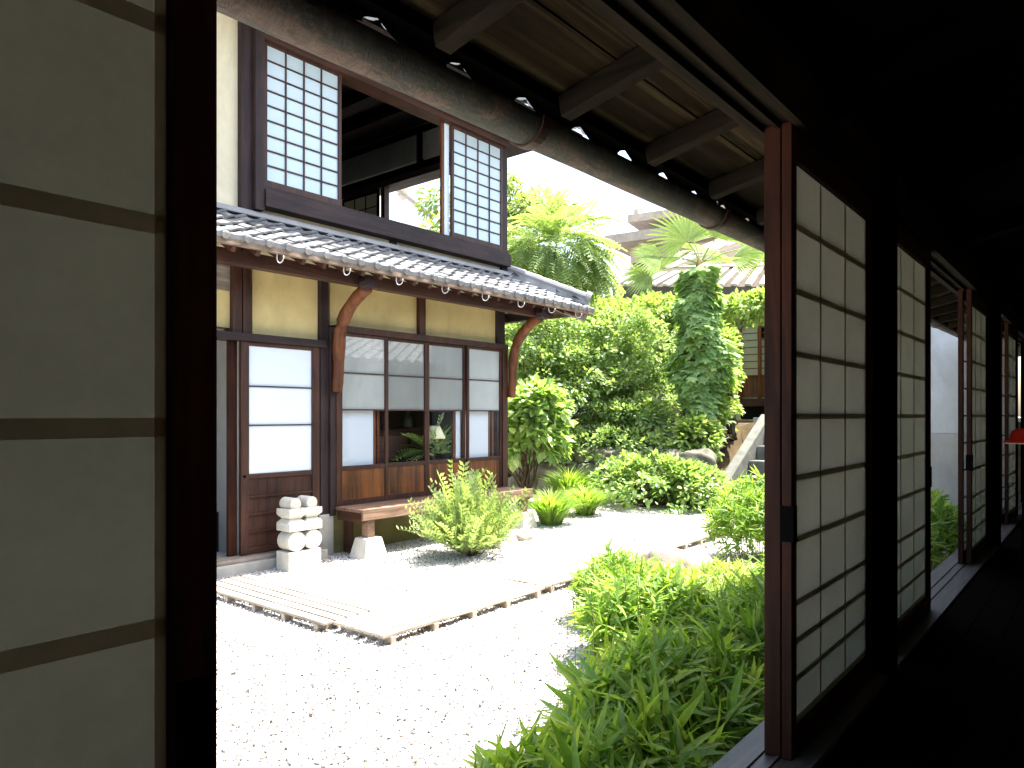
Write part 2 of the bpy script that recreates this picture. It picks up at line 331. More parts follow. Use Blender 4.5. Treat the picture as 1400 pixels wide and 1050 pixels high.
def clumps(lobes, nclump, cr, per, size, T, droop=.3, svar=.3, inner=.25, up=.5):
    """leaf clumps spread over ellipsoid lobes (cx,cy,cz,rx,ry,rz)"""
    out = []; vol = np.array([l[3]*l[4]+l[4]*l[5]+l[3]*l[5] for l in lobes]); vol = vol/vol.sum(); cs = []
    for l, fr in zip(lobes, vol):
        n = max(3, int(nclump*fr)); u = unit(n); u[:, 2] = np.where(u[:, 2] < -.55, -u[:, 2], u[:, 2])
        rad = np.where(rng.random(n) < inner, rng.uniform(.2, .7, n), rng.uniform(.78, 1.05, n))
        c = np.array(l[:3])+u*rad[:, None]*np.array(l[3:])
        cs.append(c)
        k = n*per; ci = np.repeat(c, per, 0); cu = np.repeat(u, per, 0)
        d = nrm(unit(k)+.55*cu+np.array([0, 0, .25])); crr = cr*rng.uniform(.55, 1.25, n).repeat(per)
        P = ci+d*(crr*rng.uniform(.35, 1, k)**.6)[:, None]*np.array([1, 1, .75])
        D = nrm(d*.7+cu*.5+unit(k)*.55+np.array([0, 0, -droop])); N = nrm(np.array([0, 0, up])+cu*.5+unit(k)*.45)
        out.append(scatter(P, D, N, size*rng.uniform(1-svar, 1+svar, k), *T))
    return join(out), np.concatenate(cs)
def branches(base, targets, r0, n=26, jit=.06, seg=5):
    mb = MB(); base = Vector(base)
    idx = rng.choice(len(targets), min(n, len(targets)), replace=False)
    for i in idx:
        tg = Vector(targets[i]); pts = []; rr = []
        b = base+Vector((random.uniform(-1, 1), random.uniform(-1, 1), 0))*r0*1.5
        for k in range(seg+1):
            f = k/seg; p = b.lerp(tg, f); p.x = b.x+(tg.x-b.x)*f**1.4; p.y = b.y+(tg.y-b.y)*f**1.4
            if 0 < k < seg: p += Vector([random.uniform(-jit, jit) for _ in range(3)])
            pts.append(p); rr.append(r0*(1-f)*.8+.004)
        mb.tube(pts, rr, 6)
    return mb
def shrub(name, base, lobes, label, cat, mat, nclump, cr, per, size, T=OVAL, group=None, r0=.02, nb=22, bark='bark', **kw):
    root = thing(name, base, label, cat, group)
    (V, F), cs = clumps(lobes, nclump, cr, per, size, T, **kw)
    V[:, 2] = np.maximum(V[:, 2], G+.005+.02*rng.random(len(V)))
    npmesh('foliage', V, F, L[mat], root)
    branches(base, cs, r0, nb).build('trunk' if r0 > .03 else 'stem', M[bark], root, smooth=True)
    return root

# ------------------------------------------------------------------ ground
gs = MB(); gs.add([(-400,-400,G),(400,-400,G),(400,400,G),(-400,400,G)], [(0,1,2,3)])
tag(gs.build('ground', M['gravel_bed']), kind='structure')
# pebbles where the courtyard is seen
n = 72000; x = 1.0+8.2*rng.random(n)**1.6; y = 1.0+4.65*rng.random(n)
S = .004+.0075*rng.random(n)**1.5; T0 = np.array([(1,0,0),(-1,0,0),(0,1,0),(0,-1,0),(0,0,.7),(0,0,-.7)]); F0 = [(0,2,4),(2,1,4),(1,3,4),(3,0,4),(2,0,5),(1,2,5),(3,1,5),(0,3,5)]
V, F = scatter(np.stack([x, y, np.full(n, G+.003)+.004*rng.random(n)], 1), unit(n), unit(n), S, T0, F0)
V[:, 2] = np.where(V[:, 2] < G-.004, G-.004, V[:, 2])
tag(npmesh('gravel', V, F, M['pebble']), 'loose white and grey gravel chips strewn over the courtyard', 'gravel', kind='stuff')
n = 5200; x = 1.0+7.5*rng.random(n)**1.4; y = 1.2+4.3*rng.random(n); D = unit(n); D[:, 2] *= .25
V, F = scatter(np.stack([x, y, np.full(n, G+.014)], 1), D, np.array([0, 0, 1.])+unit(n)*.35, .012+.022*rng.random(n), *SLIM)
tag(npmesh('leaf_litter', V, F, L['dry']), 'small dry brown leaves fallen on the white gravel', 'leaf litter', kind='stuff')

# raised bed behind the courtyard and terrace at the top of the steps
def mound():
    xs = np.linspace(8.8, 34, 90); ys = np.linspace(-2, 26, 90); vs = []; fs = []
    for yy in ys:
        for xx in xs:
            e = (xx-9.9)/1.9 if yy > 4.75 else (xx-12.15)/.05
            h = min(max(e, 0), 1); h = h*h*(3-2*h)
            z = G-.03+h*(1.27 if (yy < 4.75) else 1.1+.12*math.sin(xx*1.7+yy))
            vs.append((xx, yy, z))
    m_ = 90
    for j in range(m_-1):
        for i in range(m_-1): fs.append((j*m_+i, j*m_+i+1, (j+1)*m_+i+1, (j+1)*m_+i))
    return MB().add(vs, fs)
tag(mound().build('terrain', M['soil'], smooth=True), kind='structure')
tag(MB().box(12.2, 20, -2, 4.7, G, -.035).build('terrace_ground', M['gravel_bed']), kind='structure')

# ------------------------------------------------------------------ tile roofs
def tile_rows(ax, x0, x1, e0, z0, e1, z1, pitch, rows, amp, disc=0, thick=.016, cut=None, fw=None):
    """pantiles: x along the eave (axis ax), e0/z0 at the eave, e1/z1 at the top"""
    mb = MB(); nx = int(round(abs(x1-x0)/pitch)); ns = 8
    prof = [(k/ns, amp*(math.exp(-((k/ns-.22)/.15)**2)*1.25-.35*math.sin(math.pi*min(max((k/ns-.3)/.7, 0), 1)))) for k in range(ns+1)]
    prof[-1] = (1.04, amp*.15)
    L_ = math.hypot(e1-e0, z1-z0); de = (e1-e0)/L_; dz = (z1-z0)/L_; ne, nz = -dz*(1 if de > 0 else -1), abs(de)
    ex = L_/rows
    for j in range(rows):
        for i in range(nx):
            xa = x0+i*pitch+random.uniform(-.005, .005); lift = random.uniform(0, .007); s0 = j*ex-.012+random.uniform(-.004, .004); s1 = (j+1)*ex+.02
            if cut and not cut(xa+pitch/2, j*ex*de+e0): continue
            vs = []
            for s_, l_ in ((s0, thick+lift+.012), (s1, lift)):
                for px, pz in prof:
                    h = pz+l_; vs.append((xa+px*pitch, e0+de*s_+ne*h, z0+dz*s_+nz*h))
            th = thick*(2.2 if j == 0 else 1)
            for px, pz in prof:
                h = pz+thick+lift+.012-th; vs.append((xa+px*pitch, e0+de*s0+ne*h, z0+dz*s0+nz*h-(.012 if j == 0 else 0)))
            m_ = ns+1; fs = [(k, k+1, m_+k+1, m_+k) for k in range(ns)]+[(2*m_+k, 2*m_+k+1, k+1, k) for k in range(ns)]
            vs = [v_ if ax == 'x' else (v_[1], v_[0], v_[2]) for v_ in vs]
            mb.add(vs, fs)
            if disc and j == 0:
                c = (xa+.22*pitch, e0+de*(s0-.02), z0+dz*s0+amp*.55); r_ = disc
                pts = [(c[0], c[1]+q*de, c[2]+q*dz) for q in (-.018, -.012, .05)]
                if ax == 'y': pts = [(p[1], p[0], p[2]) for p in pts]
                mb.tube(pts, [r_*.7, r_, r_], 12)
    return mb

# ------------------------------------------------------------------ TOWNHOUSE across the yard
D = 5.7
TH = thing('townhouse', (4.5, D, G), 'old two storey wooden house with ochre plaster, tiled pent roof and papered windows', 'house')
def tb(name, mat, x0, x1, y0, y1, z0, z1, bevel=.003, parent=None): return box(name, M[mat], parent or TH, x0, x1, y0, y1, z0, z1, bevel)
# upper plaster and timbers
MB().box(-2, 3.26, D+.01, D+.15, 1.3, 3.72).box(3.26, 6.72, D+.03, D+.15, 3.40, 3.72).box(3.26, 6.72, D+.01, D+.15, 1.3, 1.84).build('upper_wall', M['cplaster'], TH)
tb('post', 'darkz', 3.26, 3.36, D-.05, D+.16, 1.70, 3.74)
tb('post', 'darkz', 3.362, 3.45, D-.10, D+.16, 1.76, 3.42)
tb('post', 'darkz', 6.69, 6.79, D-.03, D+.12, 1.66, 3.74)
tb('post', 'darkz', 4.94, 5.03, D-.005, D+.12, 3.37, 3.72)
tb('post', 'darkz', 4.94, 5.03, D-.005, D+.12, 1.5, 1.80)
tb('sill_beam', 'darkx', 3.45, 6.75, D-.12, D+.1, 1.80, 1.95)
tb('window_head', 'redx', 3.40, 6.78, D-.14, D+.1, 3.315, 3.39)
tb('window_head', 'redx', 3.45, 6.74, D-.10, D+.1, 3.25, 3.313)
tb('window_sill', 'darkx', 3.45, 6.74, D-.09, D+.1, 1.952, 1.985)
def shoji_window(x0, x1, z0, z1, y, cols, rows, pmat, wmat, th=.03, st=.035, bot=.06, horiz='y', parent=TH, name='window'):
    fr = MB()
    def bx(a0, a1, d0, d1, c0, c1):
        if horiz == 'y': fr.box(a0, a1, d0, d1, c0, c1)
        else: fr.box(d0, d1, a0, a1, c0, c1)
    bx(x0, x0+st, y, y+th, z0, z1); bx(x1-st, x1, y, y+th, z0, z1)
    bx(x0+st, x1-st, y+.001, y+th-.001, z1-st, z1); bx(x0+st, x1-st, y+.001, y+th-.001, z0, z0+bot)
    ix0, ix1, iz0, iz1 = x0+st, x1-st, z0+bot, z1-st
    for i in range(1, cols):
        xc = ix0+(ix1-ix0)*i/cols; bx(xc-.006, xc+.006, y+.002, y+.012, iz0, iz1)
    for j in range(1, rows):
        zc = iz0+(iz1-iz0)*j/rows; bx(ix0, ix1, y+.004, y+.014, zc-.006, zc+.006)
    f = fr.build(name, M[wmat], parent)
    p = MB()
    if horiz == 'y': p.box(ix0, ix1, y+.015, y+.018, iz0, iz1)
    else: p.box(y+.015, y+.018, ix0, ix1, iz0, iz1)
    p.build('paper_pane', M[pmat], f); return f
shoji_window(3.47, 4.295, 1.99, 3.265, D-.05, 4, 9, 'upaper', 'redz')
shoji_window(5.80, 6.68, 1.99, 3.25, D-.05, 4, 9, 'upaper', 'redz')
tb('window_stile', 'bracket', 5.68, 5.715, D-.01, D+.02, 1.98, 3.25)
tb('window_stile', 'wpaper', 5.722, 5.795, D-.012, D+.018, 1.98, 3.25)
# upper room behind the open window
XR = 6.72
MB().box(-2, 6.78, D+4.2, D+4.3, 1.3, 3.72).box(-2.1, -2, D, D+4.3, 1.3, 3.72).build('room_wall', M['inwall'], TH)
rw = MB().box(XR-.04, XR+.04, D+.16, D+4.2, 3.42, 3.88); rw.build('room_wall', M['inwall'], TH)
MB().box(XR-.04, XR+.04, D+.16, D+4.2, 1.3, 1.98).box(XR-.04, XR+.04, D+3.5, D+4.2, 1.98, 3.42).build('end_wall', M['cplaster'], TH)
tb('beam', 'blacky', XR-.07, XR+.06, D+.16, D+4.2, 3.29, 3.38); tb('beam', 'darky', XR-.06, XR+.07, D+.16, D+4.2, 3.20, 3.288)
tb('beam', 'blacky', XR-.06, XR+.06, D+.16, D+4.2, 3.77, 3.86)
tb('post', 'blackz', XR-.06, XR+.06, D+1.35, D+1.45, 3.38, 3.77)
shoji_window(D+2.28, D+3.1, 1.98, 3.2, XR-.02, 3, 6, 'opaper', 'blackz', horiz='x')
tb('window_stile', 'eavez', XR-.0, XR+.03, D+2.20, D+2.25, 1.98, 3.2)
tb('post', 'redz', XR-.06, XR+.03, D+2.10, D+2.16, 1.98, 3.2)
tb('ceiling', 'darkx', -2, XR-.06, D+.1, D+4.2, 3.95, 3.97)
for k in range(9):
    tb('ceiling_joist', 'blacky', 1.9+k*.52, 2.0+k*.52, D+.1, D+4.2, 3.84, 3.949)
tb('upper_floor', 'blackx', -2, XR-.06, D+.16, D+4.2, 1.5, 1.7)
# main roof over the upper storey
rf = MB(); zz = 3.74
rf.add([(-3, 5.0, zz-.28), (7.45, 5.0, zz-.28), (7.45, 10.6, zz-.28), (-3, 10.6, zz-.28), (-3, 7.8, zz+1.46), (4.65, 7.8, zz+1.46)], [(0,1,5,4),(1,2,5),(2,3,4,5),(3,0,4)])
rf.add([(-3, 5.0, zz-.29), (7.45, 5.0, zz-.29), (7.45, 10.6, zz-.29), (-3, 10.6, zz-.29), (-3, D+.02, zz-.05), (6.77, D+.02, zz-.05), (6.77, 9.95, zz-.05), (-3, 9.95, zz-.05)], [(0,1,5,4),(1,2,6,5),(2,3,7,6)])
rf.build('main_roof', M['darkx'], TH)
tile_rows('x', -2.9, 7.4, 4.98, zz-.26, 7.75, zz+1.48, .26, 14, .03, .0, cut=lambda a, e: a < 7.4-(e-5)*1.0).build('roof_tiles', M['tile'], TH)
# pent roof
EY, EZ = 4.93, 1.30
tile_rows('x', 1.8, 7.6, EY, EZ, D, 1.70, .1745, 6, .018, .030, cut=lambda a, e: a < 6.85+(D-e)*.93).build('pent_roof', M['tile'], TH, smooth=False)
tile_rows('y', 5.0, 8.0, 7.56, EZ, 6.79, 1.70, .1745, 6, .022, .027, cut=lambda a, e: a > D-(e-6.79)*.98).build('pent_roof', M['tile'], TH)
fl = MB()
for k in range(3): fl.box(1.8, 6.84+.0*k, D-.13+.028*k, D+.0, 1.685+k*.022, 1.704+k*.022)
fl.build('flashing_tiles', M['tile'], TH, .004)
hp = MB(); a = Vector((6.80, 5.68, 1.80)); b_ = Vector((7.50, 4.98, 1.455))
for k in range(5):
    p = a.lerp(b_, k/5); q = a.lerp(b_, (k+1)/5+.01)
    hp.tube([p, q], [.052, .060], 10); hp.bar(p-Vector((0, 0, .055)), q-Vector((0, 0, .055)), .13, .035); hp.bar(p-Vector((0, 0, .095)), q-Vector((0, 0, .095)), .17, .035)
hp.tube([b_-(b_-a).normalized()*.03, b_+(b_-a).normalized()*.035], [.085, .085], 14)
hp.build('hip_ridge', M['tile'], TH)
b3 = MB(); b3.add([(1.8, EY+.02, EZ-.035), (7.54, EY+.02, EZ-.035), (6.8, D+.02, 1.64), (1.8, D+.02, 1.64)], [(0,1,2,3)])
b3.add([(7.54, EY+.02, EZ-.035), (7.54, 8, EZ-.035), (6.8, 8, 1.64), (6.8, D, 1.64)], [(0,1,2,3)]); ob = b3.build('roof_boards', M['redx'], TH)
ob.modifiers.new('solid', 'SOLIDIFY').thickness = .012
MB().box(1.8, 7.55, EY-.012, EY+.03, EZ-.055, EZ-.012).box(7.51, 7.55, EY+.032, 8.0, EZ-.055, EZ-.012).build('eave_fascia', M['copper'], TH, .003)
for k in range(27):
    xx = 2.0+k*.2
    MB().bar((xx, EY+.03, EZ-.075), (xx, D+.02, EZ-.075+(D-EY)*.51), .034, .045).build('rafter', M['redy'], TH)
MB().bar((7.50, EY+.06, EZ-.09), (6.8, D, 1.58), .08, .10).build('hip_rafter', M['greyx'], TH)
tb('eave_beam', 'redx', 1.8, 7.05, 5.17, 5.27, 1.165, 1.275); tb('eave_beam', 'darky', 6.95, 7.05, 5.272, 8, 1.165, 1.275)
for u_ in (3.15, 3.78, 4.36, 4.94, 5.52, 6.10, 6.66, 7.2):
    hk = MB(); c = (u_, EY-.03, EZ-.085)
    hk.tube([(u_, EY+.01, EZ-.03)]+[(u_, c[1]-.045*math.cos(q)*1.0+.0, c[2]-.045*math.sin(q)) for q in np.linspace(math.pi, -.1, 9)][::1], .0045, 5)
    hk.build('gutter_hook', M['wire'], TH, smooth=True)
# curved brackets
for bx_, zb in ((4.22, .42), (6.80, .42)):
    pts = []; rr = []
    for k in range(15):
        f = k/14; pts.append((bx_+.012*math.sin(f*9), D-.085-.44*f**2.7, .22+.93*(1-(1-f)**1.45))); rr.append(.045+.016*math.sin(f*2.6)+.004*math.sin(f*23))
    MB().tube(pts, rr, 12).build('curved_bracket', M['bracket'], TH, smooth=True)
    MB().tube([(bx_-.06, 5.15, 1.18), (bx_-.06, 5.06, 1.19)], .06, 10).build('beam_end', M['darky'], TH)
# ground floor wall
yp = MB()
for x0, x1, z0, z1 in ((1.2, 3.27, .74, 1.05), (3.41, 4.08, .70, 1.60), (4.22, 5.34, .86, 1.60), (5.43, 6.63, .86, 1.60)): yp.box(x0, x1, D+.03, D+.12, z0, z1)
yp.build('lower_wall', M['yplaster'], TH)
tb('wall_board', 'greyx', 1.2, 3.20, D+.02, D+.12, 1.052, 1.60)
for x0, x1, z0 in ((3.20, 3.285, .70), (3.295, 3.37, .70), (4.08, 4.17, -1.2), (5.34, 5.43, .86)): tb('post', 'redz' if z0 > 0 else 'darkz', x0, x1, D-.02, D+.12, z0, 1.60)
tb('post', 'darkz', 6.63, 6.78, D-.0, D+.14, -1.25, 1.60); tb('post', 'darkz', 4.172, 4.235, D-.045, D+.12, -.95, .84)
tb('door_lintel', 'darkx', 1.2, 4.12, D-.06, D+.1, .635, .70)
tb('foundation', 'olive', 4.16, 6.8, D+.02, D+.2, G-.05, -.80, 0)
tb('foundation', 'concrete', 4.05, 4.22, D-.03, D+.1, G-.05, -.93, .006)
tb('door_step', 'concrete', 1.2, 4.06, D-.16, D+.4, G-.05, G+.09, .008)
tb('threshold', 'greyx', 1.2, 4.06, D-.12, D+.12, G+.091, G+.125)
MB().box(6.7, 6.8, D+.2, D+4.3, G, 1.6).build('side_wall', M['cplaster'], TH)
# sliding door
dr = tb('sliding_door', 'redz', 3.27, 3.345, D-.03, D+.01, -1.19, .633)
tb('door_stile', 'redz', 3.985, 4.06, D-.03, D+.01, -1.19, .633, parent=dr)
for z0, z1 in ((.60, .633), (-.545, -.505), (-1.19, -1.13)): tb('door_rail', 'redx', 3.346, 3.984, D-.025, D+.008, z0, z1, parent=dr)
for z in (.252, -.085): tb('door_bar', 'redx', 3.346, 3.984, D-.022, D-.008, z-.006, z+.006, .001, parent=dr)
for z in (-.70, -.85, -1.0): tb('door_bar', 'redx', 3.346, 3.984, D-.028, D-.013, z-.008, z+.008, .001, parent=dr)
tb('paper_pane', 'wpaper', 3.346, 3.984, D-.007, D-.003, -.503, .598, 0, parent=dr)
pl = MB()
for k in range(7): pl.box(3.347+k*.091, 3.347+k*.091+.089, D-.012, D-.003, -1.13, -.547)
pl.build('door_panel', M['redz'], dr)
MB().lathe((3.30, D-.035, -.52), [(.001, -.012), (.011, -.006), (.011, .006), (.001, .012)], 10).build('door_pull', M['iron'], dr)
tb('door_edge', 'inner'+'z', 3.185, 3.262, D+.02, D+.06, -1.19, .633)
# entrance hall behind the open part of the door
MB().box(1.2, 3.6, D+1.0, D+1.1, -.93, .9).build('hall_wall', M['wpaper'], TH)
MB().box(1.2, 3.6, D+.95, D+1.0, G, -.935).build('hall_step', M['darkx'], TH)
MB().box(3.6, 3.7, D+.12, D+1.1, G, 1.6).box(1.1, 1.2, D, D+1.1, G, 1.6).box(1.2, 3.6, D+.12, D+1.1, .95, 1.1).build('hall_side', M['inwall'], TH)
# big ground floor window
WF = MB().box(4.235, 6.775, D-.06, D+.08, .80, .862).box(4.235, 4.285, D-.055, D+.08, -.86, .80).box(6.68, 6.77, D-.055, D+.08, -.86, .80).box(4.235, 6.775, D-.07, D+.1, -.90, -.86).build('large_window', M['redz'], TH, .003)
xs = [4.285, 4.885, 5.465, 6.07, 6.68]
for i in range(4):
    x0, x1 = xs[i]+.001, xs[i+1]-.001; yo = D-.035 if i in (0, 3) else D-.005; th = .028
    fr = MB(); st = .032
    fr.box(x0, x0+st, yo, yo+th, -.858, .798).box(x1-st, x1, yo, yo+th, -.858, .798)
    for z0, z1 in ((.768, .798), (.406, .418), (.048, .062), (-.53, -.488), (-.858, -.815)): fr.box(x0+st, x1-st, yo+.002, yo+th-.002, z0, z1)
    s_ = fr.build('window_sash', M['redz'], WF, .002)
for i in range(4):
    x0, x1 = xs[i]+.034, xs[i+1]-.034; yo = (D-.035 if i in (0, 3) else D-.005)+.010
    for j, (z0, z1) in enumerate(((.062, .406), (.418, .768))):
        MB().box(x0, x1, yo+.008, yo+.012, z0, z1).build('frosted_pane', M['frost2' if i in (0, 3) else 'frost'], WF)
    MB().add([(x0, yo, -.488), (x1, yo, -.488), (x1, yo, .048), (x0, yo, .048)], [(0,1,2,3)]).build('clear_pane', M['glass'], WF)
    MB().box(x0, x1, yo, yo+.012, -.815, -.53).build('wood_panel', M['panel'], WF)
MB().box(4.30, 4.745, D+.03, D+.035, -.5, .06).box(6.10, 6.50, D+.03, D+.035, -.5, .06).box(5.955, 6.03, D+.04, D+.045, -.5, .06).build('inner_paper', M['wpaper'], WF)
for x0 in (4.747, 4.80, 6.505, 6.57, 5.90): tb('inner_stile', 'bracket', x0, x0+.03, D+.028, D+.05, -.5, .06, .002, parent=WF)
# ground floor room
MB().box(4.2, 6.7, D+3.2, D+3.3, -.9, 1.4).box(4.15, 4.2, D+.2, D+3.3, -.9, 1.4).build('room_wall', M['inwall'], TH)
tb('room_floor', 'blackx', 4.2, 6.7, D+.2, D+3.2, -.95, -.88, 0); tb('room_ceiling', 'blackx', 4.2, 6.7, D+.15, D+3.2, 1.40, 1.45, 0)

# things inside that window
ch = thing('chest', (5.35, D+.40, -.88), 'low dark wooden chest seen through the clear pane of the big window', 'chest')
box('body', M['innerx'], ch, 4.9, 5.95, D+.25, D+.55, -.80, -.17); box('top_board', M['innerx'], ch, 4.87, 5.98, D+.23, D+.57, -.169, -.15)
for xx in (4.93, 5.88): box('foot', M['innerz'], ch, xx, xx+.05, D+.27, D+.53, -.88, -.80)
for xx in (4.94, 5.45): box('drawer_front', M['redx'], ch, xx, xx+.46, D+.238, D+.249, -.55, -.22)
stt = MB().lathe((5.53, D+.38, -.148), [(.06,0),(.062,.03),(.05,.07),(.052,.1),(.038,.14),(.026,.17),(.016,.185),(.022,.205),(.026,.225),(.02,.248),(.004,.258)], 20).build('figurine', M['statue'], smooth=True)
tag(stt, 'small dark seated figurine on the chest behind the window glass', 'figurine')
lp = thing('table_lamp', (5.73, D+.185, -.88), 'small lamp with cream shade half hidden by leaves inside the big window', 'lamp')
MB().lathe((5.73, D+.165, -.88), [(.06,0),(.06,.012),(.01,.02),(.008,.64),(.001,.641)], 16).build('stand', M['statue'], lp, smooth=True)
MB().lathe((5.73, D+.165, -.26), [(.13,0),(.125,.02),(.07,.14),(.05,.145),(.001,.146)], 24).build('lamp_shade', M['cream'], lp, smooth=True)
stl = thing('ceramic_stool', (6.10, D+.42, -.88), 'navy and white patterned ceramic drum stool inside the big window', 'stool')
MB().lathe((6.10, D+.42, -.78), [(.1,0),(.13,.1),(.15,.27),(.15,.4),(.13,.5),(.10,.55),(.001,.56)], 28).build('drum', M['pattern'], stl, smooth=True)
MB().lathe((6.10, D+.42, -.88), [(.13,0),(.13,.1),(.001,.1)], 24).build('base', M['innerz'], stl)
MB().lathe((6.10, D+.42, -.22), [(.11,0),(.11,.015),(.001,.02)], 24).build('seat', M['navy'], stl)
pp = thing('potted_plant', (5.72, D+.3, -.88), 'leafy green house plant arching behind the clear window panes', 'plant')
MB().lathe((5.72, D+.17, -.88), [(.06,0),(.09,.22),(.1,.23),(.08,.24),(.001,.24)], 20).build('pot', M['navy'], pp, smooth=True)
n = 46; u = unit(n); u[:, 1] *= .35; u[:, 2] = np.abs(u[:, 2])*.5
V, F = scatter(np.array([5.70, D+.17, -.42])+u*.12, u+np.array([0, -.1, .1]), np.array([0, 0, 1.])+unit(n)*.2, .28+.12*rng.random(n), *FROND)
V[:, 1] = np.maximum(V[:, 1], D+.06)
npmesh('foliage', V, F, L['gloss'], pp)
MB().tube([(5.72, D+.17, -.66), (5.71, D+.17, -.4)], .02, 8).build('stem', M['bark'], pp)

# ------------------------------------------------------------------ bench
BN = thing('wooden_bench', (5.45, 5.4, G), 'long weathered plank bench standing against the house wall on stone footings', 'bench')
for k in range(3): box('seat_board', M['bench'], BN, 4.22, 6.74, 5.265+k*.128, 5.265+k*.128+.125, -.895, -.865, .004)
box('apron', M['bench'], BN, 4.22, 6.74, 5.235, 5.262, -.965, -.862, .004)
box('end_rail', M['redy'], BN, 4.235, 4.27, 5.263, 5.64, -.985, -.897, .004); box('end_rail', M['redy'], BN, 6.69, 6.73, 5.263, 5.64, -.985, -.897, .004)
for xx in (4.30, 6.60):
    box('leg', M['bench'], BN, xx, xx+.085, 5.27, 5.355, -1.13, -.897, .004)
    box('leg', M['redz'], BN, xx, xx+.07, 5.56, 5.63, -1.3, -.897, .004)
    f = MB(); q = [(-.10, G-.03), (.19, G-.03), (.135, -1.13), (-.045, -1.13)]
    f.add([(xx+p[0], 5.225-(.04 if p[1] < -1.2 else 0), p[1]) for p in q]+[(xx+p[0], 5.40+(.04 if p[1] < -1.2 else 0), p[1]) for p in q], [(0,1,2,3),(7,6,5,4),(0,4,5,1),(1,5,6,2),(2,6,7,3),(3,7,4,0)])
    f.build('footing', M['stone'], BN, .012)

# ------------------------------------------------------------------ stacked stone ornament
ST = thing('stone_ornament', (3.66, 5.4, G), 'pale carved stone ornament of two joined columns of drums and blocks beside the door', 'sculpture')
box('base', M['stone'], ST, 3.495, 3.82, 5.31, 5.50, G-.02, -1.157, .008)
for i, cx in enumerate((3.578, 3.742)):
    MB().tube([(cx, 5.31, -1.071), (cx, 5.485, -1.071)], .0855, 32).build('drum', M['stone'], ST, .006)
    b1 = MB(); w0, w1 = .0815, .052
    def sect(z, w_, d0, d1): return [(cx-w_, d0, z), (cx+w_, d0, z), (cx+w_, d1, z), (cx-w_, d1, z)]
    def stack(rows, name):
        b1 = MB(); vs = []; fs = []
        for r_ in rows: vs += sect(*r_)
        for k in range(len(rows)-1):
            for j in range(4): fs.append((k*4+j, k*4+(j+1) % 4, k*4+4+(j+1) % 4, k*4+4+j))
        m_ = len(vs); fs += [(3,2,1,0), (m_-4,m_-3,m_-2,m_-1)]; b1.add(vs, fs).build(name, M['stone'], ST, .005)
    stack([(-.984, .0815, 5.30, 5.50), (-.915, .0815, 5.30, 5.50), (-.880, .055, 5.335, 5.465)], 'block')
    stack([(-.8795, .055, 5.335, 5.465), (-.845, .0815, 5.30, 5.50), (-.795, .0815, 5.30, 5.50)], 'block')
    MB().tube([(cx, 5.33, -.757), (cx, 5.50, -.757)], .054, 24).build('cap_drum', M['stone'], ST, .006)

# ------------------------------------------------------------------ slatted walkway
def deck(x0, x1, y0, y1, along, label):
    r_ = thing('duckboard', ((x0+x1)/2, (y0+y1)/2, G), label, 'duckboard', 'pale slatted duckboards laid on the gravel'); n_ = 5
    zt = -1.254
    for k in range(n_):
        if along == 'x':
            w_ = (y1-y0)/n_; box('slat', M['deck'], r_, x0+random.uniform(0, .008), x1-random.uniform(0, .008), y0+k*w_+.009, y0+(k+1)*w_-.009, zt-.018, zt+random.uniform(0, .002), .003)
        else:
            w_ = (x1-x0)/n_; box('slat', M['decky'], r_, x0+k*w_+.009, x0+(k+1)*w_-.009, y0+random.uniform(0, .008), y1-random.uniform(0, .008), zt-.018, zt+random.uniform(0, .002), .003)
    L_ = (x1-x0) if along == 'x' else (y1-y0); m_ = 5
    for k in range(m_):
        c = .08+(L_-.16)*k/(m_-1)
        if along == 'x': box('bearer', M['decky'], r_, x0+c-.02, x0+c+.02, y0+.004, y1-.004, G-.01, zt-.0185, .002)
        else: box('bearer', M['deck'], r_, x0+.004, x1-.004, y0+c-.02, y0+c+.02, G-.01, zt-.0185, .002)
deck(2.64, 3.09, 3.655, 5.22, 'y', 'slatted duckboard leading towards the house door, at right angles to the others')
deck(2.70, 4.24, 3.17, 3.645, 'x', 'slatted duckboard at the corner of the walk, nearest the viewer')
deck(4.26, 5.80, 3.18, 3.65, 'x', 'second slatted duckboard of the long run, past the corner one')
deck(5.82, 7.36, 3.20, 3.67, 'x', 'third slatted duckboard of the long run, behind the bamboo grass')
deck(7.38, 8.92, 3.22, 3.69, 'x', 'farthest slatted duckboard, towards the steps')

# ------------------------------------------------------------------ rocks
def rock(name, c, r_, label, mat='rock', seed=0, group=None):
    rs = np.random.default_rng(seed); vs = []; n1_, n2_ = 14, 22; fs = []
    ph = rs.uniform(0, 6, 6)
    for i in range(n1_+1):
        th = math.pi*i/n1_
        for k in range(n2_):
            f = 2*math.pi*k/n2_; d = np.array([math.sin(th)*math.cos(f), math.sin(th)*math.sin(f), math.cos(th)])
            s_ = 1+.13*math.sin(3*d[0]+ph[0])*math.cos(3*d[1]+ph[1])+.08*math.sin(7*d[0]+5*d[2]+ph[2])+.05*math.sin(11*d[1]+ph[3]); d = np.sign(d)*np.abs(d)**.85
            vs.append((c[0]+d[0]*r_[0]*s_, c[1]+d[1]*r_[1]*s_, c[2]+d[2]*r_[2]*s_))
    for i in range(n1_):
        for k in range(n2_): fs.append((i*n2_+k, i*n2_+(k+1) % n2_, (i+1)*n2_+(k+1) % n2_, (i+1)*n2_+k))
    return tag(MB().add(vs, fs).build(name, M[mat], smooth=True), label, 'rock', group)
rock('garden_rock', (5.40, 2.72, G+.04), (.24, .30, .19), 'rounded brown boulder behind the sunlit bamboo grass', seed=1)
rock('garden_rock', (6.0, 4.85, G+.02), (.14, .14, .09), 'small pinkish stone on the gravel right of the feathery shrub', seed=2)
rock('garden_rock', (5.55, 4.75, G+.05), (.22, .12, .12), 'white flat stone half hidden behind the feathery shrub', 'stone', seed=3)

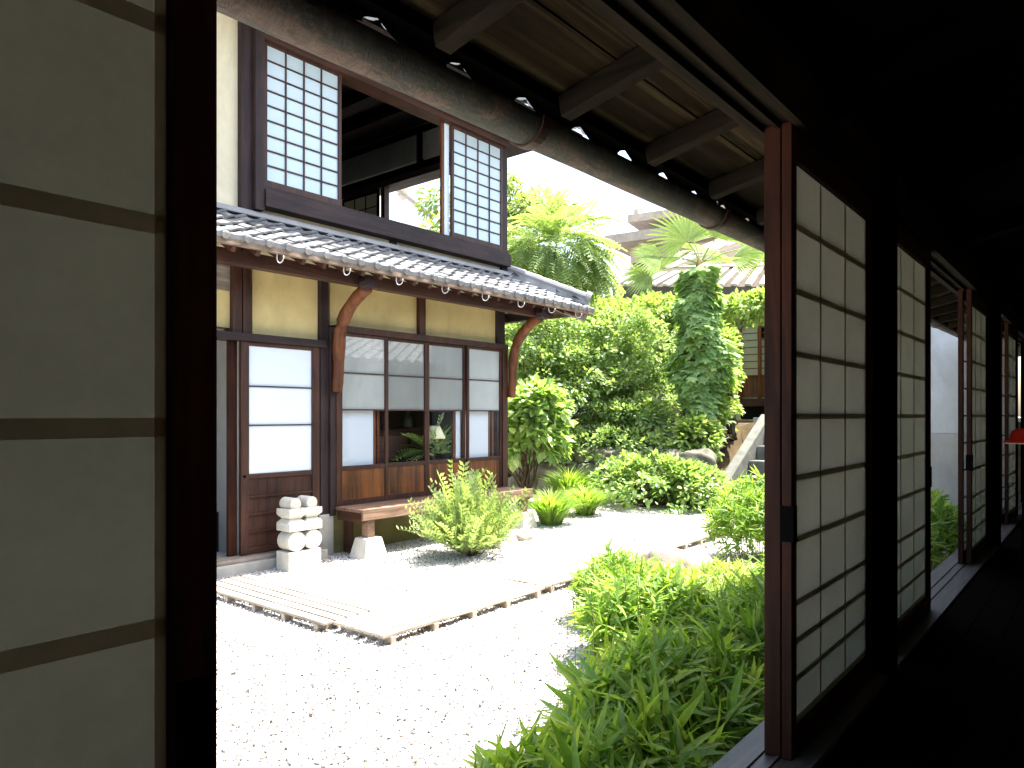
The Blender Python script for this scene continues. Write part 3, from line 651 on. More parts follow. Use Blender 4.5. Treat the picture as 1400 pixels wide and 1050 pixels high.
# ------------------------------------------------------------------ steps up to the terrace
SP = thing('garden_steps', (11.6, 3.7, G), 'worn grey stone steps rising from the courtyard to the terrace', 'steps')
zs = [-1.14, -.93, -.71, -.49, -.27, -.05]
for k, z in enumerate(zs):
    x0 = 10.45+.34*k
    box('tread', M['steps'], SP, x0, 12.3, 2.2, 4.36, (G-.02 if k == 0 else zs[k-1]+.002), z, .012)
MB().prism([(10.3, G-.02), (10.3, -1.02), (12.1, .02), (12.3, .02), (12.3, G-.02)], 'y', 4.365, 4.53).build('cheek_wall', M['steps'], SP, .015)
rw_ = thing('retaining_wall', (10.0, 5.6, G), 'low rough rock retaining wall under the shrubs beside the steps', 'wall')
k = 0
for zr in (0, 1, 2):
    yy = 4.45
    while yy < 8.6:
        w_ = random.uniform(.16, .27); c = (9.75+zr*.13+random.uniform(-.04, .04), yy+w_, G+.12+zr*.26)
        rr = rock('stone', c, (.2, w_, .17), None, 'wrock', seed=20+k); rr.parent = rw_; rr.location = -rw_.location; del rr['category']; yy += w_*1.75; k += 1

# ------------------------------------------------------------------ tea house at the top of the steps
TE = thing('garden_house', (17.2, 4.5, -.05), 'small wooden house with lattice windows and grey roof at the top of the steps', 'house')
def te(name, mat, *a, **k): return box(name, M[mat], TE, *a, **k)
te('wall', 'opaper', 17.2, 17.3, 1.5, 7.0, .4, 2.6, 0); te('floor_edge', 'redy', 17.0, 17.4, 1.5, 7.0, .22, .40); te('underfloor', 'black', 17.35, 17.5, 1.5, 7.0, -.1, .22, 0)
te('wood_panel', 'panel', 17.15, 17.198, 1.5, 7.0, .44, .95)
for k in range(12): te('post', 'bracket', 17.08, 17.15, 1.6+k*.48, 1.67+k*.48, .40, 2.4)
for k in range(8): te('lattice_bar', 'bracket', 17.12, 17.145, 1.5, 7.0, .95+k*.17, .97+k*.17, bevel=0)
te('lintel', 'redy', 17.05, 17.2, 1.5, 7.0, 2.3, 2.42)
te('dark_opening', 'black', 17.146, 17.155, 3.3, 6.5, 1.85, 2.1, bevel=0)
MB().add([(15.9, 1.2, 2.32), (15.9, 6.35, 2.32), (19, 6.35, 3.6), (19, 1.2, 3.6), (15.9, 1.2, 2.25), (15.9, 6.35, 2.25), (19, 6.35, 3.5), (19, 1.2, 3.5)], [(0,1,2,3),(7,6,5,4),(0,4,5,1),(1,5,6,2),(2,6,7,3),(3,7,4,0)]).build('roof', M['tile'], TE)
gt = MB()
for i in range(9):
    q = math.pi+math.pi*i/8
pts_ = [(15.82+.1*math.cos(math.pi+math.pi*i/10), 2.24+.1*math.sin(math.pi+math.pi*i/10)) for i in range(11)]
vs = [(p[0], 1.2, p[1]) for p in pts_]+[(p[0], 6.45, p[1]) for p in pts_]
o = MB().add(vs, [(i, i+1, i+12, i+11) for i in range(10)]).build('gutter', M['iron'], TE); o.modifiers.new('s', 'SOLIDIFY').thickness = .015

# ------------------------------------------------------------------ far houses
FH = thing('concrete_house', (30, 14, 0), 'tan flat roofed modern house far behind the palm', 'house')
def far(name, mat, p0, p1, d, z0, z1):   # box along a line from p0 to p1, depth d away from the viewer
    a = Vector((p0[0], p0[1], 0)); b = Vector((p1[0], p1[1], 0)); dd = (b-a).normalized(); nn = Vector((-dd.y, dd.x, 0))
    if nn.dot(a) < 0: nn = -nn
    q = [a, b, b+nn*d, a+nn*d]
    return MB().add([(p.x, p.y, z0) for p in q]+[(p.x, p.y, z1) for p in q], [(0,3,2,1),(4,5,6,7),(0,1,5,4),(1,2,6,5),(2,3,7,6),(3,0,4,7)]).build(name, M[mat], FH)
FXv, FYv = .7716, .6361
def fp(u, t): a = (u-700)/989; return (t*(FXv+a*FYv), t*(FYv-a*FXv))
far('wall', 'tan', fp(862, 33), fp(1075, 30), 8, 0, 7.9)
far('roof', 'tile_far', fp(826, 32), fp(1000, 29), 9, 7.55, 7.95)
far('wall', 'tan', fp(895, 34), fp(1100, 31), 6, 7.9, 9.0)
far('roof', 'tile_far', fp(858, 33), fp(1100, 29.5), 8, 8.8, 9.15)
far('window', 'darkx', fp(866, 32.8), fp(905, 32.3), .2, 5.8, 6.9)
MB().tube([(*fp(870, 33.2), 9.1), (*fp(870, 33.2), 9.45)], .12, 8).build('roof_finial', M['tile_far'], FH)
NH = thing('white_house', (20, 20, 0), 'white walled neighbouring house seen between the drooping tree and the tan house', 'house')
FH_ = FH; FH = NH
far('wall', 'white', fp(760, 40), fp(868, 38), 5, 0, 8.0)
FH = thing('neighbour_house', (20, 30, 0), 'pale neighbouring house with sloping roof edge seen through the open upstairs window', 'house')
a0 = fp(500, 24); a1 = fp(630, 24)
far('wall', 'white', fp(505, 24), fp(598, 24), 4, 0, 6.4)
MB().bar((*fp(525, 23.8), 7.75), (*fp(592, 23.8), 6.5), .3, .12).build('roof_edge', M['tile_far'], FH)
MB().prism([(fp(548, 23.7)[0], 7.25), (fp(561, 23.7)[0], 7.1), (fp(560, 23.7)[0], 7.6)], 'y', fp(555, 23.7)[1], fp(555, 23.7)[1]+.3).build('gable', M['tile_far'], FH)

# roof stripped for repair: long pale battens over brown boarding
RR = thing('unfinished_roof', (20, 8, 2), 'low roof stripped for repair with long pale battens over brown boards', 'roof')
A = Vector((*fp(838, 20), (568-392)*20/989)); B = Vector((*fp(1120, 19), (568-392)*19/989)); Cc = Vector((*fp(1120, 23), (568-300)*23/989)); Dd = Vector((*fp(1015, 24), (568-318)*24/989))
MB().add([A, B, Cc, Dd, A-Vector((0, 0, .3)), B-Vector((0, 0, .3)), Cc-Vector((0, 0, .3)), Dd-Vector((0, 0, .3))], [(0,1,2,3),(7,6,5,4),(0,4,5,1),(1,5,6,2),(2,6,7,3),(3,7,4,0)]).build('roof_boards', M['underlay'], RR)
nr = (B-A).cross(Dd-A).normalized(); nr = nr if nr.z > 0 else -nr
for k in range(16):
    f = k/15; p = A.lerp(B, f)+nr*.05; q = Dd.lerp(Cc, f)+nr*.05
    MB().bar(p, q, .17, .07, nr).build('batten', M['batten'], RR)
for k in range(1, 4):
    f = k/4; MB().bar(A.lerp(Dd, f)+nr*.11, B.lerp(Cc, f)+nr*.11, .12, .05, nr).build('cross_batten', M['batten'], RR)
q = [A, B, Cc, Dd]; MB().add([(p.x, p.y, G) for p in q]+[(p.x, p.y, p.z-.31) for p in q], [(0,1,5,4),(1,2,6,5),(2,3,7,6),(3,0,4,7)]).build('wall', M['tan'], RR)

# ------------------------------------------------------------------ planting
def bamboo(c, rx, ry, h, n, size, label, mat='sasa', culms=40, group='clumps of dwarf bamboo grass', low=.25):
    root = thing('bamboo_grass', (c[0], c[1], G), label, 'bamboo grass', group)
    k_ = int(n*1.3)//7; th = rng.uniform(0, 2*math.pi, k_); r_ = rng.random(k_)**.5; hh = h*(low+(1-low)*rng.random(k_)**.6)*(1-.45*r_**2.2)*rng.uniform(.85, 1.12, k_)
    Pn = np.stack([c[0]+rx*r_*np.cos(th), c[1]+ry*r_*np.sin(th), G+hh], 1)
    out = np.stack([np.cos(th), np.sin(th), np.zeros(k_)], 1); A = nrm(out*(.15+.45*r_[:, None])+unit(k_)*.45+np.array([0, 0, .75]))
    P = np.repeat(Pn, 7, 0); A = np.repeat(A, 7, 0); m_ = len(P); rad = unit(m_); rad = nrm(rad-A*np.sum(rad*A, 1, keepdims=True))
    D = A*rng.uniform(.1, .9, m_)[:, None]+rad*.8; P = P+A*rng.uniform(-.03, .03, m_)[:, None]; N = A+unit(m_)*.35+np.array([0, 0, .2])
    V, F = scatter(P, D, N, size*.9*rng.uniform(.4, 1.25, m_)*np.repeat(rng.uniform(.75, 1.2, k_), 7), *BLADE); V[:, 2] = np.maximum(V[:, 2], G+.004)
    npmesh('foliage', V, F, L[mat], root)
    mb = MB()
    for k in range(culms):
        q = random.uniform(0, 6.28); rr = random.random()**.5; x0, y0 = c[0]+rx*.75*rr*math.cos(q), c[1]+ry*.75*rr*math.sin(q)
        x1, y1 = c[0]+rx*1.0*rr*math.cos(q), c[1]+ry*1.0*rr*math.sin(q); hz = h*(1-.45*rr**2.2)*random.uniform(.7, 1.0)
        mb.tube([(x0, y0, G), ((x0+x1)/2, (y0+y1)/2, G+hz*.6), (x1+random.uniform(-.03, .03), y1, G+hz)], [.0028, .0024, .001], 5)
    mb.build('culm', M['stem'], root); return root
bamboo((1.90, 1.22), .56, .30, .25, 2300, .19, 'large dark green bamboo grass clump with broad blades below the veranda, nearest the viewer', culms=110)
bamboo((2.62, 1.36), .50, .32, .36, 2100, .175, 'bamboo grass clump against the wooden door jamb, right of the nearest one', culms=60)
bamboo((3.5, 1.92), .42, .34, .46, 2700, .145, 'bushy bamboo grass dome in the middle, edged with dark blades', culms=70)
bamboo((4.02, 2.42), .32, .28, .42, 2200, .12, 'sunlit bamboo grass clump at the gravel edge, left of the boulder', culms=60)
bamboo((4.75, 2.05), .45, .30, .27, 2000, .11, 'yellowish bright bamboo grass in front of the boulder', 'sasa_y', 40)
bamboo((6.45, 2.42), .50, .45, .72, 4200, .13, 'tall rounded bamboo grass clump before the steps', culms=60)
bamboo((3.75, 1.35), .5, .30, .44, 2000, .16, 'leafy bamboo grass hard against the right jamb behind the nearer clumps', culms=40)
bamboo((5.1, 1.55), .5, .35, .45, 1500, .17, 'bamboo grass filling the bed behind the papered screens', culms=40)
bamboo((7.2, 1.25), .8, .30, .55, 2600, .17, 'bright bamboo grass seen through the farther gap between screens, before the grey wall', culms=60)

# seed stalks rising from the bamboo
stk = MB()
for k in range(9):
    x0, y0 = 2.7+random.uniform(-.25, .35), 1.7+random.uniform(-.1, .15)
    stk.tube([(x0, y0, G), (x0+.03, y0+.03, G+.4), (x0+random.uniform(-.05, .12), y0+.08, G+random.uniform(.65, .85))], [.0022, .0016, .0008], 4)
tag(stk.build('grass_stalks', M['stem']), 'thin bare grass stalks standing up out of the nearest bamboo', 'grass', kind='stuff')

# feathery shrub on the gravel
FS = thing('feathery_shrub', (5.0, 4.62, G), 'feathery light green shrub with arching sprays standing on the gravel before the bench', 'shrub')
n = 520; th = rng.uniform(0, 6.283, n); r_ = rng.random(n)**.6; tilt = r_*1.25
base = np.array([5.0, 4.62, G]); dirs = np.stack([np.sin(tilt)*np.cos(th), np.sin(tilt)*np.sin(th), np.cos(tilt)], 1)
rad = rng.uniform(.05, .42, n); P = base+dirs*rad[:, None]*np.array([1.15, .95, 1.0])
Dd_ = dirs*.9+unit(n)*.38+np.array([0, 0, .15]); V1, F1 = scatter(P, Dd_, np.array([0, 0, 1.])+unit(n)*.6, rng.uniform(.2, .40, n), *SPRAY)
n2 = 16; th = rng.uniform(2.2, 4.6, n2); P2 = base+np.stack([rng.uniform(-.35, .1, n2), rng.uniform(-.2, .2, n2), rng.uniform(.25, .5, n2)], 1)
V2, F2 = scatter(P2, np.stack([rng.uniform(-.7, .5, n2), rng.uniform(-.4, .4, n2), rng.uniform(.3, 1, n2)], 1), np.array([0, 0, 1.])+unit(n2)*.3, rng.uniform(.35, .5, n2), *SPRAY)
V, F = join([(V1, F1), (V2, F2)]); V[:, 2] = np.maximum(V[:, 2], G+.006); npmesh('foliage', V, F, L['pale'], FS)
branches(base, P, .010, 60, .02, 4).build('stem', M['grey_green_bark'], FS, smooth=True)

def tuft(c, n, l, label):
    root = thing('grass_tuft', (c[0], c[1], G), label, 'grass tuft', 'arching grass tufts beside the bench')
    th = rng.uniform(0, 6.283, n); r_ = rng.random(n)*.9
    P = np.stack([c[0]+.14*r_*np.cos(th), c[1]+.14*r_*np.sin(th), np.full(n, G)], 1)
    V, F = scatter(P, np.stack([np.cos(th)*(.3+r_*.8), np.sin(th)*(.3+r_*.8), np.full(n, .75)], 1)+unit(n)*.15, np.array([0, 0, 1.])+0*P, l*rng.uniform(.6, 1.1, n), *GRASS)
    V[:, 2] = np.maximum(V[:, 2], G+.004); npmesh('blades', V, F, L['sasa'], root)
tuft((7.05, 5.20), 900, .46, 'larger arching grass tuft on the gravel at the end of the bench')
tuft((8.0, 5.35), 800, .44, 'farther arching grass tuft next to the low rounded shrub')
tuft((9.0, 6.3), 800, .6, 'dark grass tuft in the shade behind the low rounded shrub')

shrub('rounded_shrub', (9.3, 5.15, G), [(9.3, 5.15, G+.22, .62, .95, .46), (9.55, 4.5, G+.18, .4, .5, .40)], 'low rounded shrub with dense small leaves at the gravel edge', 'shrub', 'gloss', 260, .12, 24, .085, OVAL, r0=.012, up=.7)
shrub('broadleaf_shrub', (8.7, 6.9, G), [(8.55, 6.62, -.02, .42, .44, .42), (8.45, 6.75, -.42, .48, .55, .5)], 'broad leaved glossy shrub beside the corner of the wooden house', 'shrub', 'gloss', 150, .14, 15, .17, OVAL, r0=.02, droop=.6, up=.6)
shrub('camellia_tree', (10.2, 8.1, G), [(10.1, 8.0, 1.35, .85, .95, .75), (10.2, 7.5, .55, .9, .9, .7), (10.0, 8.0, .0, .8, .9, .8), (9.9, 7.4, -.55, .5, .8, .4), (10.7, 7.2, .95, .5, .6, .8)], 'dark evergreen bush with fine leaves filling the space behind the bracket of the pent roof', 'tree', 'small', 620, .16, 26, .085, OVAL, r0=.045, nb=40)
shrub('evergreen_bush', (11.4, 6.7, -.3), [(11.4, 6.75, .95, .7, .8, .95), (11.2, 6.6, .15, .85, .9, .7), (10.7, 6.1, -.25, .5, .6, .5), (10.1, 6.2, -.62, .45, 1.1, .35)], 'tall small leaved bush left of the ivy covered trunk', 'shrub', 'small', 560, .15, 26, .085, OVAL, r0=.035, nb=36)
shrub('evergreen_bush', (11.5, 4.75, -.4), [(11.7, 5.12, .75, .38, .26, .7), (11.4, 5.0, .0, .38, .26, .5), (10.5, 4.95, -.45, .42, .28, .36)], 'sparse pale leaved bush right of the ivy, over the steps', 'shrub', 'hedge', 300, .13, 20, .10, OVAL, r0=.025)
shrub('hedge_tree', (14.2, 9.2, -.2), [(14.4, 9.4, 1.75, 1.3, 1.3, .9), (14.6, 7.9, 1.75, 1.2, 1.2, .8), (13.8, 9.6, 1.2, 1.4, 1.5, 1.2)], 'light green leafy tree behind the evergreen bushes, under the stripped roof', 'tree', 'hedge', 620, .22, 26, .12, OVAL, r0=.05, nb=36)
shrub('hedge_tree', (15, 7.2, -.2), [(15, 7.1, 1.6, .9, .8, 1.1)], 'light green leafy tree right behind the ivy trunk', 'tree', 'hedge', 240, .2, 26, .12, OVAL, r0=.05, nb=20)
shrub('hedge_tree', (15.2, 3.3, -.2), [(14.8, 5.6, 2.15, .9, .7, .25), (14.8, 4.4, 2.22, .9, .8, .25)], 'light green leafy tree reaching in above the gutter of the small house', 'tree', 'hedge', 260, .2, 26, .12, OVAL, r0=.05, nb=7)
shrub('boundary_hedge', (19, 14, -.3), [(17, 13.5, 1.2, 2.2, 2.4, 1.6), (18.5, 9.9, .8, 1.5, 2.2, 1.6), (17.8, 11.7, 1.0, 2.0, 2.3, 1.6)], 'dense hedge closing the garden behind the other trees', 'hedge', 'hedge', 500, .4, 26, .2, OVAL, r0=.06, nb=24)
shrub('added_shade_tree', (13.3, 2.4, -.2), [(13.0, 2.3, 2.6, .9, .7, .7), (13.5, 1.9, 2.0, .9, .7, .7)], 'unseen leafy tree added on the terrace to shade the steps', 'tree', 'hedge', 200, .2, 24, .14, OVAL, r0=.05)  # out of view, added only to throw shade over the steps
# drooping tree with feathered leaves
WT = thing('drooping_tree', (11.6, 9.3, -.2), 'bright tree with long drooping feather shaped leaves over the tiled pent roof', 'tree')
n = 680; u = unit(n); u[:, 2] = np.abs(u[:, 2])*1.1-.25; u = nrm(u)
c0 = np.array([12.25, 9.05, 3.15]); P = c0+u*np.array([1.15, 1.3, 1.15])*rng.uniform(.45, .95, n)[:, None]
V, F = scatter(P, u*.75+unit(n)*.25+np.array([0, 0, -.45]), u*.6+np.array([0, 0, .8])+unit(n)*.2, .62*rng.uniform(.7, 1.15, n), *FROND)
npmesh('foliage', V, F, L['pale'], WT)
branches((11.9, 9.5, -.2), P, .07, 30, .05).build('trunk', M['bark'], WT, smooth=True)
shrub('background_tree', (15.0, 13.2, -.2), [(14.6, 13.4, 6.0, 1.5, 1.7, 1.0), (14.9, 12.4, 5.0, 1.4, 1.5, 1.0), (15.8, 12.0, 6.1, 1.0, 1.0, .55), (13.5, 13.4, 4.5, 1.3, 1.3, 1.4), (14.6, 12.6, 3.7, 1.5, 1.5, 1.0)], 'tall light tree rising behind the drooping tree', 'tree', 'tree', 520, .28, 22, .17, SLIM, r0=.09, nb=36, jit=.1) if False else None
(V, F), cs = clumps([(14.3, 13.2, 5.75, 1.2, 1.3, .7), (14.9, 12.3, 4.9, 1.3, 1.4, .8), (15.6, 11.9, 5.5, .8, .8, .4), (13.5, 12.7, 4.2, .9, 1.0, 1.1), (14.4, 12.2, 3.6, 1.5, 1.5, .9)], 460, .30, 22, .19, SLIM, droop=.7)
BT = thing('background_tree', (14.2, 12.9, -.2), 'tall loose light green tree rising behind the drooping tree and seen through the upstairs room', 'tree')
npmesh('foliage', V, F, L['tree'], BT); branches((14.2, 12.9, -.2), cs, .10, 50, .10, 6).build('trunk', M['bark'], BT, smooth=True)

# palm and the ivy round its trunk
PX, PY = 10.95, 5.08
PA = thing('fan_palm', (PX, PY, -.3), 'fan palm with bright spreading leaves above its ivy covered trunk', 'palm tree')
MB().tube([(PX, PY, -.35), (PX+.02, PY, 1.2), (PX, PY, 2.3), (PX, PY, 2.5)], [.13, .11, .10, .06], 12).build('trunk', M['palmbark'], PA, smooth=True)
right = Vector((.636, -.772, 0)); fwd = Vector((.772, .636, 0)); top = Vector((PX, PY, 2.45))
def fan(direction, plen, rad, spread, face, nseg=26, droop=.15):
    d = Vector(direction).normalized(); tip = top+d*plen; mb = MB()
    mb.tube([top, top+d*plen*.5+Vector((0, 0, .04)), tip], [.016, .012, .008], 6)
    nrm_ = Vector(face).normalized(); sx = d.cross(nrm_).normalized(); nn = sx.cross(d).normalized()
    for k in range(nseg):
        a_ = -spread/2+spread*k/(nseg-1); v_ = d*math.cos(a_)+sx*math.sin(a_); q = v_.cross(nn).normalized(); ln = rad*(1-.22*abs(a_/(spread/2))**2)*random.uniform(.93, 1.05)
        w_ = ln*math.tan(spread/nseg/2)*.95; ws = min(w_, .028)
        p1 = tip+v_*ln*.45; p2 = tip+v_*ln-Vector((0, 0, droop*ln)); f_ = nn*.012
        mb.add([tip, p1+q*ws*.9, p1-f_, p1-q*ws*.9, tip+v_*ln*.75+q*ws*.6-Vector((0, 0, droop*ln*.45)), tip+v_*ln*.75-q*ws*.6-Vector((0, 0, droop*ln*.45)), p2],
               [(0,1,2),(0,2,3),(1,4,6,2),(2,6,5,3)])
    mb.build('frond', L['palm'], PA)
for (r_, u_, f_, pl_, rd, sp, fc) in (
    (-.55, .85, -.1, .42, .80, 3.4, (0, 0, 0)), (.45, .8, -.2, .45, .62, 2.4, 0), (-1.0, .12, -.2, .68, .54, 2.6, 0), (-1.0, -.22, -.1, .80, .56, 2.2, 0),
    (1.0, .35, 0, .85, .75, 2.8, 0), (.3, .5, .8, .5, .7, 2.6, 0), (.8, .05, -.5, .5, .6, 2.2, 0), (-.4, .3, .9, .6, .7, 2.6, 0), (.15, -.1, -1, .4, .55, 2.2, 0), (1, .7, .4, .8, .7, 2.8, 0), (-.2, 1, .3, .4, .6, 2.5, 0)):
    d = right*r_+Vector((0, 0, u_))+fwd*f_
    fc = -fwd*.8+Vector((0, 0, .55))+right*random.uniform(-.25, .25); fan(d, pl_, rd, sp, fc)
IV = thing('ivy', (PX, PY, -.3), 'thick column of lobed ivy leaves wrapped round the palm trunk', 'ivy')
n = 3000; zz_ = rng.uniform(-.45, 2.35, n); th = rng.uniform(0, 6.283, n)
R_ = .41*(.62+.38*np.sin((zz_+.6)*1.2)**2)*np.where(zz_ < .55, .72, 1)*np.where(zz_ > 1.9, .75, 1)+.09*np.sin(zz_*5+th*2)+.06*np.sin(zz_*9-th*3)
sh = -.02+.05*np.sin(zz_*2.1)
P = np.stack([PX+sh+R_*np.cos(th)*rng.uniform(.7, 1.12, n), PY+R_*np.sin(th)*rng.uniform(.8, 1.05, n), zz_], 1)
o_ = np.stack([np.cos(th), np.sin(th), np.zeros(n)], 1)
V, F = scatter(P, o_*.6+unit(n)*.45+np.array([0, 0, -.55]), o_*.7+np.array([0, 0, 1.0])+unit(n)*.35, .15*rng.uniform(.6, 1.3, n), *IVY)
npmesh('foliage', V, F, L['ivy'], IV)
iv = MB()
for k in range(12):
    q = k*.52; iv.tube([(PX+.15*math.cos(q), PY+.15*math.sin(q), -.4), (PX+.14*math.cos(q+.5), PY+.14*math.sin(q+.5), .6), (PX+.2*math.cos(q+1), PY+.2*math.sin(q+1), 1.6), (PX+.15*math.cos(q), PY+.15*math.sin(q), 2.1)], .012, 5)
iv.build('stem', M['bark'], IV)

# grey wall at the far right
GW = thing('plastered_wall', (10.2, 1.6, G), 'weathered grey plaster wall at the far end of the veranda garden', 'wall')
box('plaster', M['gplaster'], GW, 10.2, 10.4, .9, 2.7, -.22, 3.2, 0); box('cement_base', M['gplaster2'], GW, 10.18, 10.4, .9, 2.7, G-.02, -.221, 0)

# ------------------------------------------------------------------ OUR VERANDA HOUSE
VH = thing('veranda_house', (3, 0, -1.05), 'dark veranda of the old house the view is taken from, with tiled eave', 'house')
X0, X1 = -2.6, 14
ZK, ZS = .856, -1.016
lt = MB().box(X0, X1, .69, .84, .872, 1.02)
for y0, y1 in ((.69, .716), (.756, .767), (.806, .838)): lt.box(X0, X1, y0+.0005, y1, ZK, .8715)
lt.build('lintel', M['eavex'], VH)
sl_ = MB().box(X0, X1, .66, .84, -1.12, -1.022)
for y0, y1 in ((.66, .716), (.7565, .767), (.806, .8395)): sl_.box(X0, X1, y0+.0005, y1, -1.0218, ZS)
sl_.build('door_track', M['sill'], VH)
box('sill_edge', M['sill'], VH, X0, X1, .841, .90, -1.16, -1.03)
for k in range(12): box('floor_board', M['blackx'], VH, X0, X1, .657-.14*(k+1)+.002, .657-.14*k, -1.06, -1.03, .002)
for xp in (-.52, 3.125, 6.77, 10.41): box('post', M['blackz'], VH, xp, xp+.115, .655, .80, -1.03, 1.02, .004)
box('room_wall', M['roomback'], VH, X0, X1, -1.15, -1.03, -1.06, 1.52, 0)
ep = [(-1.15, -1.2), (.86, -1.2), (.86, 1.02), (-1.15, 1.52)]; MB().prism(ep, 'x', X0-.1, X0).prism(ep, 'x', X1, X1+.1).build('end_wall', M['black'], VH)
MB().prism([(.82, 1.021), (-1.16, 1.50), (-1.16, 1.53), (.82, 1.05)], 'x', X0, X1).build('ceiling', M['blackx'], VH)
for k in range(8): MB().bar((1.245+k*1.2, -1.03, 1.42), (1.245+k*1.2, .69, 1.005), .09, .09).build('ceiling_beam', M['blacky'], VH, .004)
box('underfloor', M['black'], VH, X0, X1, .62, .66, G-.05, -1.07, 0)
# eave: rafters, boards, tiles
def zraf(y): return .915-(y-.88)*.215       # underside of the rafters
for k in range(28):
    xx = -1.80+k*.495
    if xx > 11.8: break
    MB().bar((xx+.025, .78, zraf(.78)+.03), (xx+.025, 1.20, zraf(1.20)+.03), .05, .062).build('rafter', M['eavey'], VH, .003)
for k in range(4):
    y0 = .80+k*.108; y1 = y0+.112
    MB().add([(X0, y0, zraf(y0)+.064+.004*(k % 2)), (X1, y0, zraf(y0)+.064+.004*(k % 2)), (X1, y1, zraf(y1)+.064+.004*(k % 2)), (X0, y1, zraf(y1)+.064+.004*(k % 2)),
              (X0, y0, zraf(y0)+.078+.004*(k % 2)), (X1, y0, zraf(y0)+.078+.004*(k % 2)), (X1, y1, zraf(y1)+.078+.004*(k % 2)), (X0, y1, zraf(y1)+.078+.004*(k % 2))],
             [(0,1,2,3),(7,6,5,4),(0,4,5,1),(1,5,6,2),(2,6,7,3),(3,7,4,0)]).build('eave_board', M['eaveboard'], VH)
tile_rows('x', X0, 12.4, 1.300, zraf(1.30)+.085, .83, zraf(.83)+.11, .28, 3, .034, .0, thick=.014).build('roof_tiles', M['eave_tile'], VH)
tile_rows('x', X0, 12.4, .90, 1.03, -2.6, 2.08, .28, 14, .036, .0, thick=.014).build('roof_tiles', M['tile'], VH)
MB().box(X0, X1, 1.205, 1.235, zraf(1.2)+.03, zraf(1.2)+.118).build('eave_fascia', M['blackx'], VH)
MB().prism([(.865, 1.00), (-2.62, 2.045), (-2.62, 2.065), (.865, 1.02)], 'x', X0-.1, X1+.1).build('roof_deck', M['black'], VH)
# gutter with hoops
def gz(x): return .852+(x-1.6)*.012
YG, RG = 1.305, .061
vs = []; fs = []; nseg = 14
xs_ = np.linspace(-2.2, 12.2, 60)
for xx in xs_:
    for k in range(nseg+1):
        a_ = math.pi+math.pi*k/nseg; vs.append((xx, YG+RG*math.cos(a_), gz(xx)+RG*math.sin(a_)+.001*math.sin(xx*9+k)))
for i in range(len(xs_)-1):
    for k in range(nseg): fs.append((i*(nseg+1)+k, i*(nseg+1)+k+1, (i+1)*(nseg+1)+k+1, (i+1)*(nseg+1)+k))
o = MB().add(vs, fs).build('gutter', M['gutter'], VH, smooth=True); md = o.modifiers.new('s', 'SOLIDIFY'); md.thickness = .004; md.offset = 1
for xx in (.36, 1.64, 2.92, 4.2, 5.5, 6.8, 8.1):
    MB().tube([(xx-.02+.01*j, YG+.001, gz(xx)) for j in (0, 4)], [RG+.005]*2, 20, cap=False)
    vs = []; fs = []
    for j, x_ in enumerate((xx, xx+.035)):
        for k in range(nseg+1):
            a_ = math.pi+math.pi*k/nseg; vs.append((x_, YG+(RG+.012)*math.cos(a_), gz(x_)+(RG+.012)*math.sin(a_)))
    for k in range(nseg): fs.append((k, k+1, nseg+1+k+1, nseg+1+k))
    o = MB().add(vs, fs).build('gutter_joint', M['redx'], VH); md = o.modifiers.new('s', 'SOLIDIFY'); md.thickness = .006

# sliding paper screens
ROWS = [.766, .582, .382, .189, -.003, -.193, -.382, -.577, -.694, -.81, -.926]
def screen(x0, y, label, cols=3, pull=None, w_=.965, wm='inner', paper='screen', strip='rstrip', ROWS=ROWS):
    r_ = thing('sliding_screen', (x0+w_/2, y+.015, ZS), label, 'sliding screen', 'papered sliding screens of the veranda'); st = .046
    z0, z1 = -1.0205, .870
    box('stile', M[wm+'z'], r_, x0, x0+st, y, y+.03, z0, z1); box('stile', M[wm+'z'], r_, x0+w_-st, x0+w_, y, y+.03, z0, z1)
    box('rail', M[wm+'x'], r_, x0+st, x0+w_-st, y+.002, y+.028, ROWS[0]+.004, z1-.001, .002); box('rail', M[wm+'x'], r_, x0+st, x0+w_-st, y+.002, y+.028, z0+.001, ROWS[-1]-.022, .002)
    g_ = MB(); xi0, xi1 = x0+st, x0+w_-st
    for z in ROWS[1:-1]: g_.box(xi0, xi1, y+.0190, y+.0200, z-.0095, z+.0095)
    g_.box(xi0, xi1, y+.0190, y+.0200, ROWS[-1]-.021, ROWS[-1]); g_.box(xi0, xi0+.011, y+.0175, y+.0185, ROWS[-1], ROWS[0]); g_.box(xi1-.011, xi1, y+.0175, y+.0185, ROWS[-1], ROWS[0])
    for i in range(1, cols):
        xc = xi0+(xi1-xi0)*i/cols; g_.box(xc-.005, xc+.005, y+.0165, y+.0185, ROWS[-1], ROWS[0])
    g_.build('lattice', M[strip], r_)
    MB().box(xi0, xi1, y+.021, y+.0218, ROWS[-1]-.02, ROWS[0]+.004).build('paper', M[paper], r_)
    if pull is not None:
        px = x0+w_-.04 if pull > 0 else x0+.002
        MB().box(px-.004, px+.030, y-.006, y+.034, -.375, -.268).build('door_pull', M['iron'], r_, .002)
    return r_
screen(.389-.965, .72, 'nearest papered screen filling the left edge, closed up to the view', pull=1, paper='dimscreen', strip='strip', ROWS=[.78, .60, .395, .192, -.012, -.214, -.41, -.60, -.72, -.83, -.926])
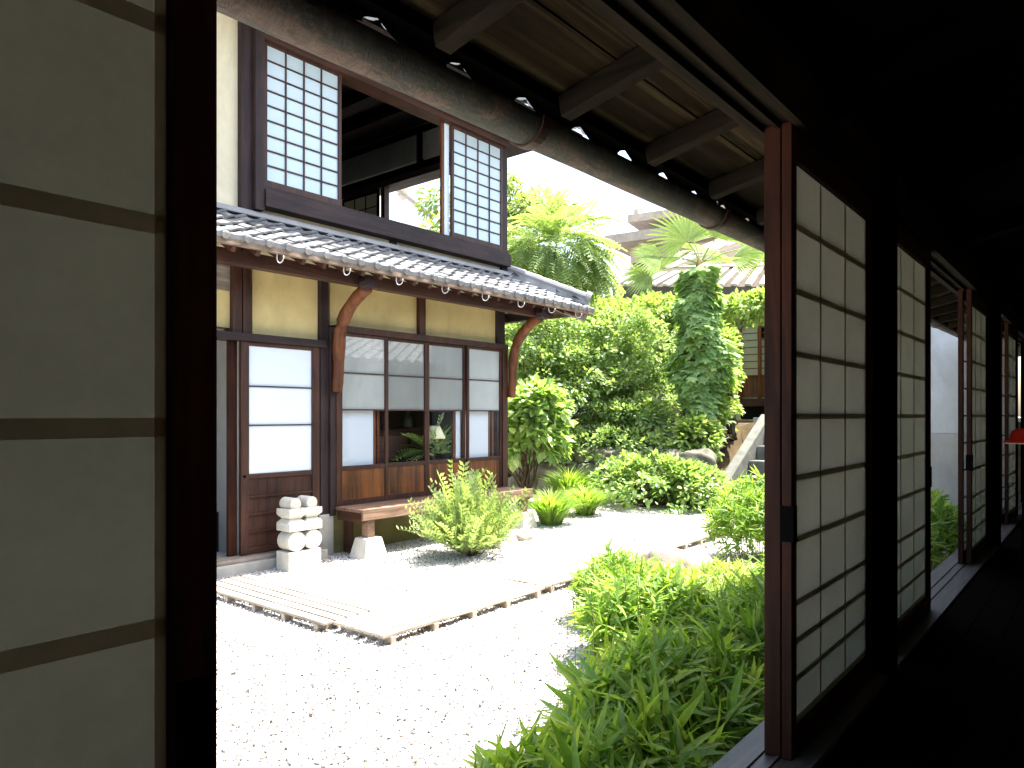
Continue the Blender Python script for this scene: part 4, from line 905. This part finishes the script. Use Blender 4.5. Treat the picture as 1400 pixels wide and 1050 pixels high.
screen(2.17, .72, 'papered screen right of the garden opening, inner one of the overlapping pair', pull=-1)
screen(3.375, .72, 'papered screen just beyond the first black post', pull=1)
screen(5.80, .72, 'inner screen of the pair beyond the grey wall gap', pull=-1)
screen(8.15, .72, 'farthest inner screen, at the right edge by the red lamp')
def glass_door(x0, y, label, w_=.965, th=.03):
    r_ = thing('glass_door', (x0+w_/2, y+.015, ZS), label, 'glass door', 'glazed sliding doors outside the paper screens'); st = .046; z0, z1 = -1.0205, .870
    box('stile', M['innerz'], r_, x0, x0+st, y, y+th, z0, z1); box('stile', M['innerz'], r_, x0+w_-st, x0+w_, y, y+th, z0, z1)
    for a_, b_ in ((.80, z1-.001), (z0+.001, -.94)): box('rail', M['innerx'], r_, x0+st, x0+w_-st, y+.002, y+.028, a_, b_, .002)
    g_ = MB()
    for z in ROWS[1:-1]: g_.box(x0+st, x0+w_-st, y+.008, y+.012, z-.005, z+.005)
    g_.build('glazing_bar', M['innerx'], r_, .001)
    MB().add([(x0+st, y+.016, -.94), (x0+w_-st, y+.016, -.94), (x0+w_-st, y+.016, .80), (x0+st, y+.016, .80)], [(0,1,2,3)]).build('pane', M['glass'], r_)
glass_door(2.17, .7525, 'glazed sliding door behind the screen right of the garden opening, only its edge seen', th=.05)
glass_door(5.80, .77, 'glazed sliding door edge beside the grey wall gap, outer one of the pair')
glass_door(8.15, .77, 'farthest glazed sliding door, seen edge on by the red lamp')
LM = thing('floor_lamp', (6.35, .47, -1.03), 'lamp with a small red shade standing in the dark corridor', 'lamp')
MB().lathe((6.35, .47, -1.03), [(.1,0),(.1,.015),(.012,.03),(.008,.80),(.001,.81)], 16).build('stand', M['iron'], LM, smooth=True)
MB().lathe((6.35, .47, -.195), [(.125,0),(.123,.007),(.09,.018),(.072,.085),(.042,.10),(.001,.102)], 28).build('lamp_shade', M['redlamp'], LM, smooth=True)
MB().lathe((6.35, .47, -.203), [(.126,0),(.126,.007),(.10,.0075)], 28).build('shade_rim', M['cream'], LM)
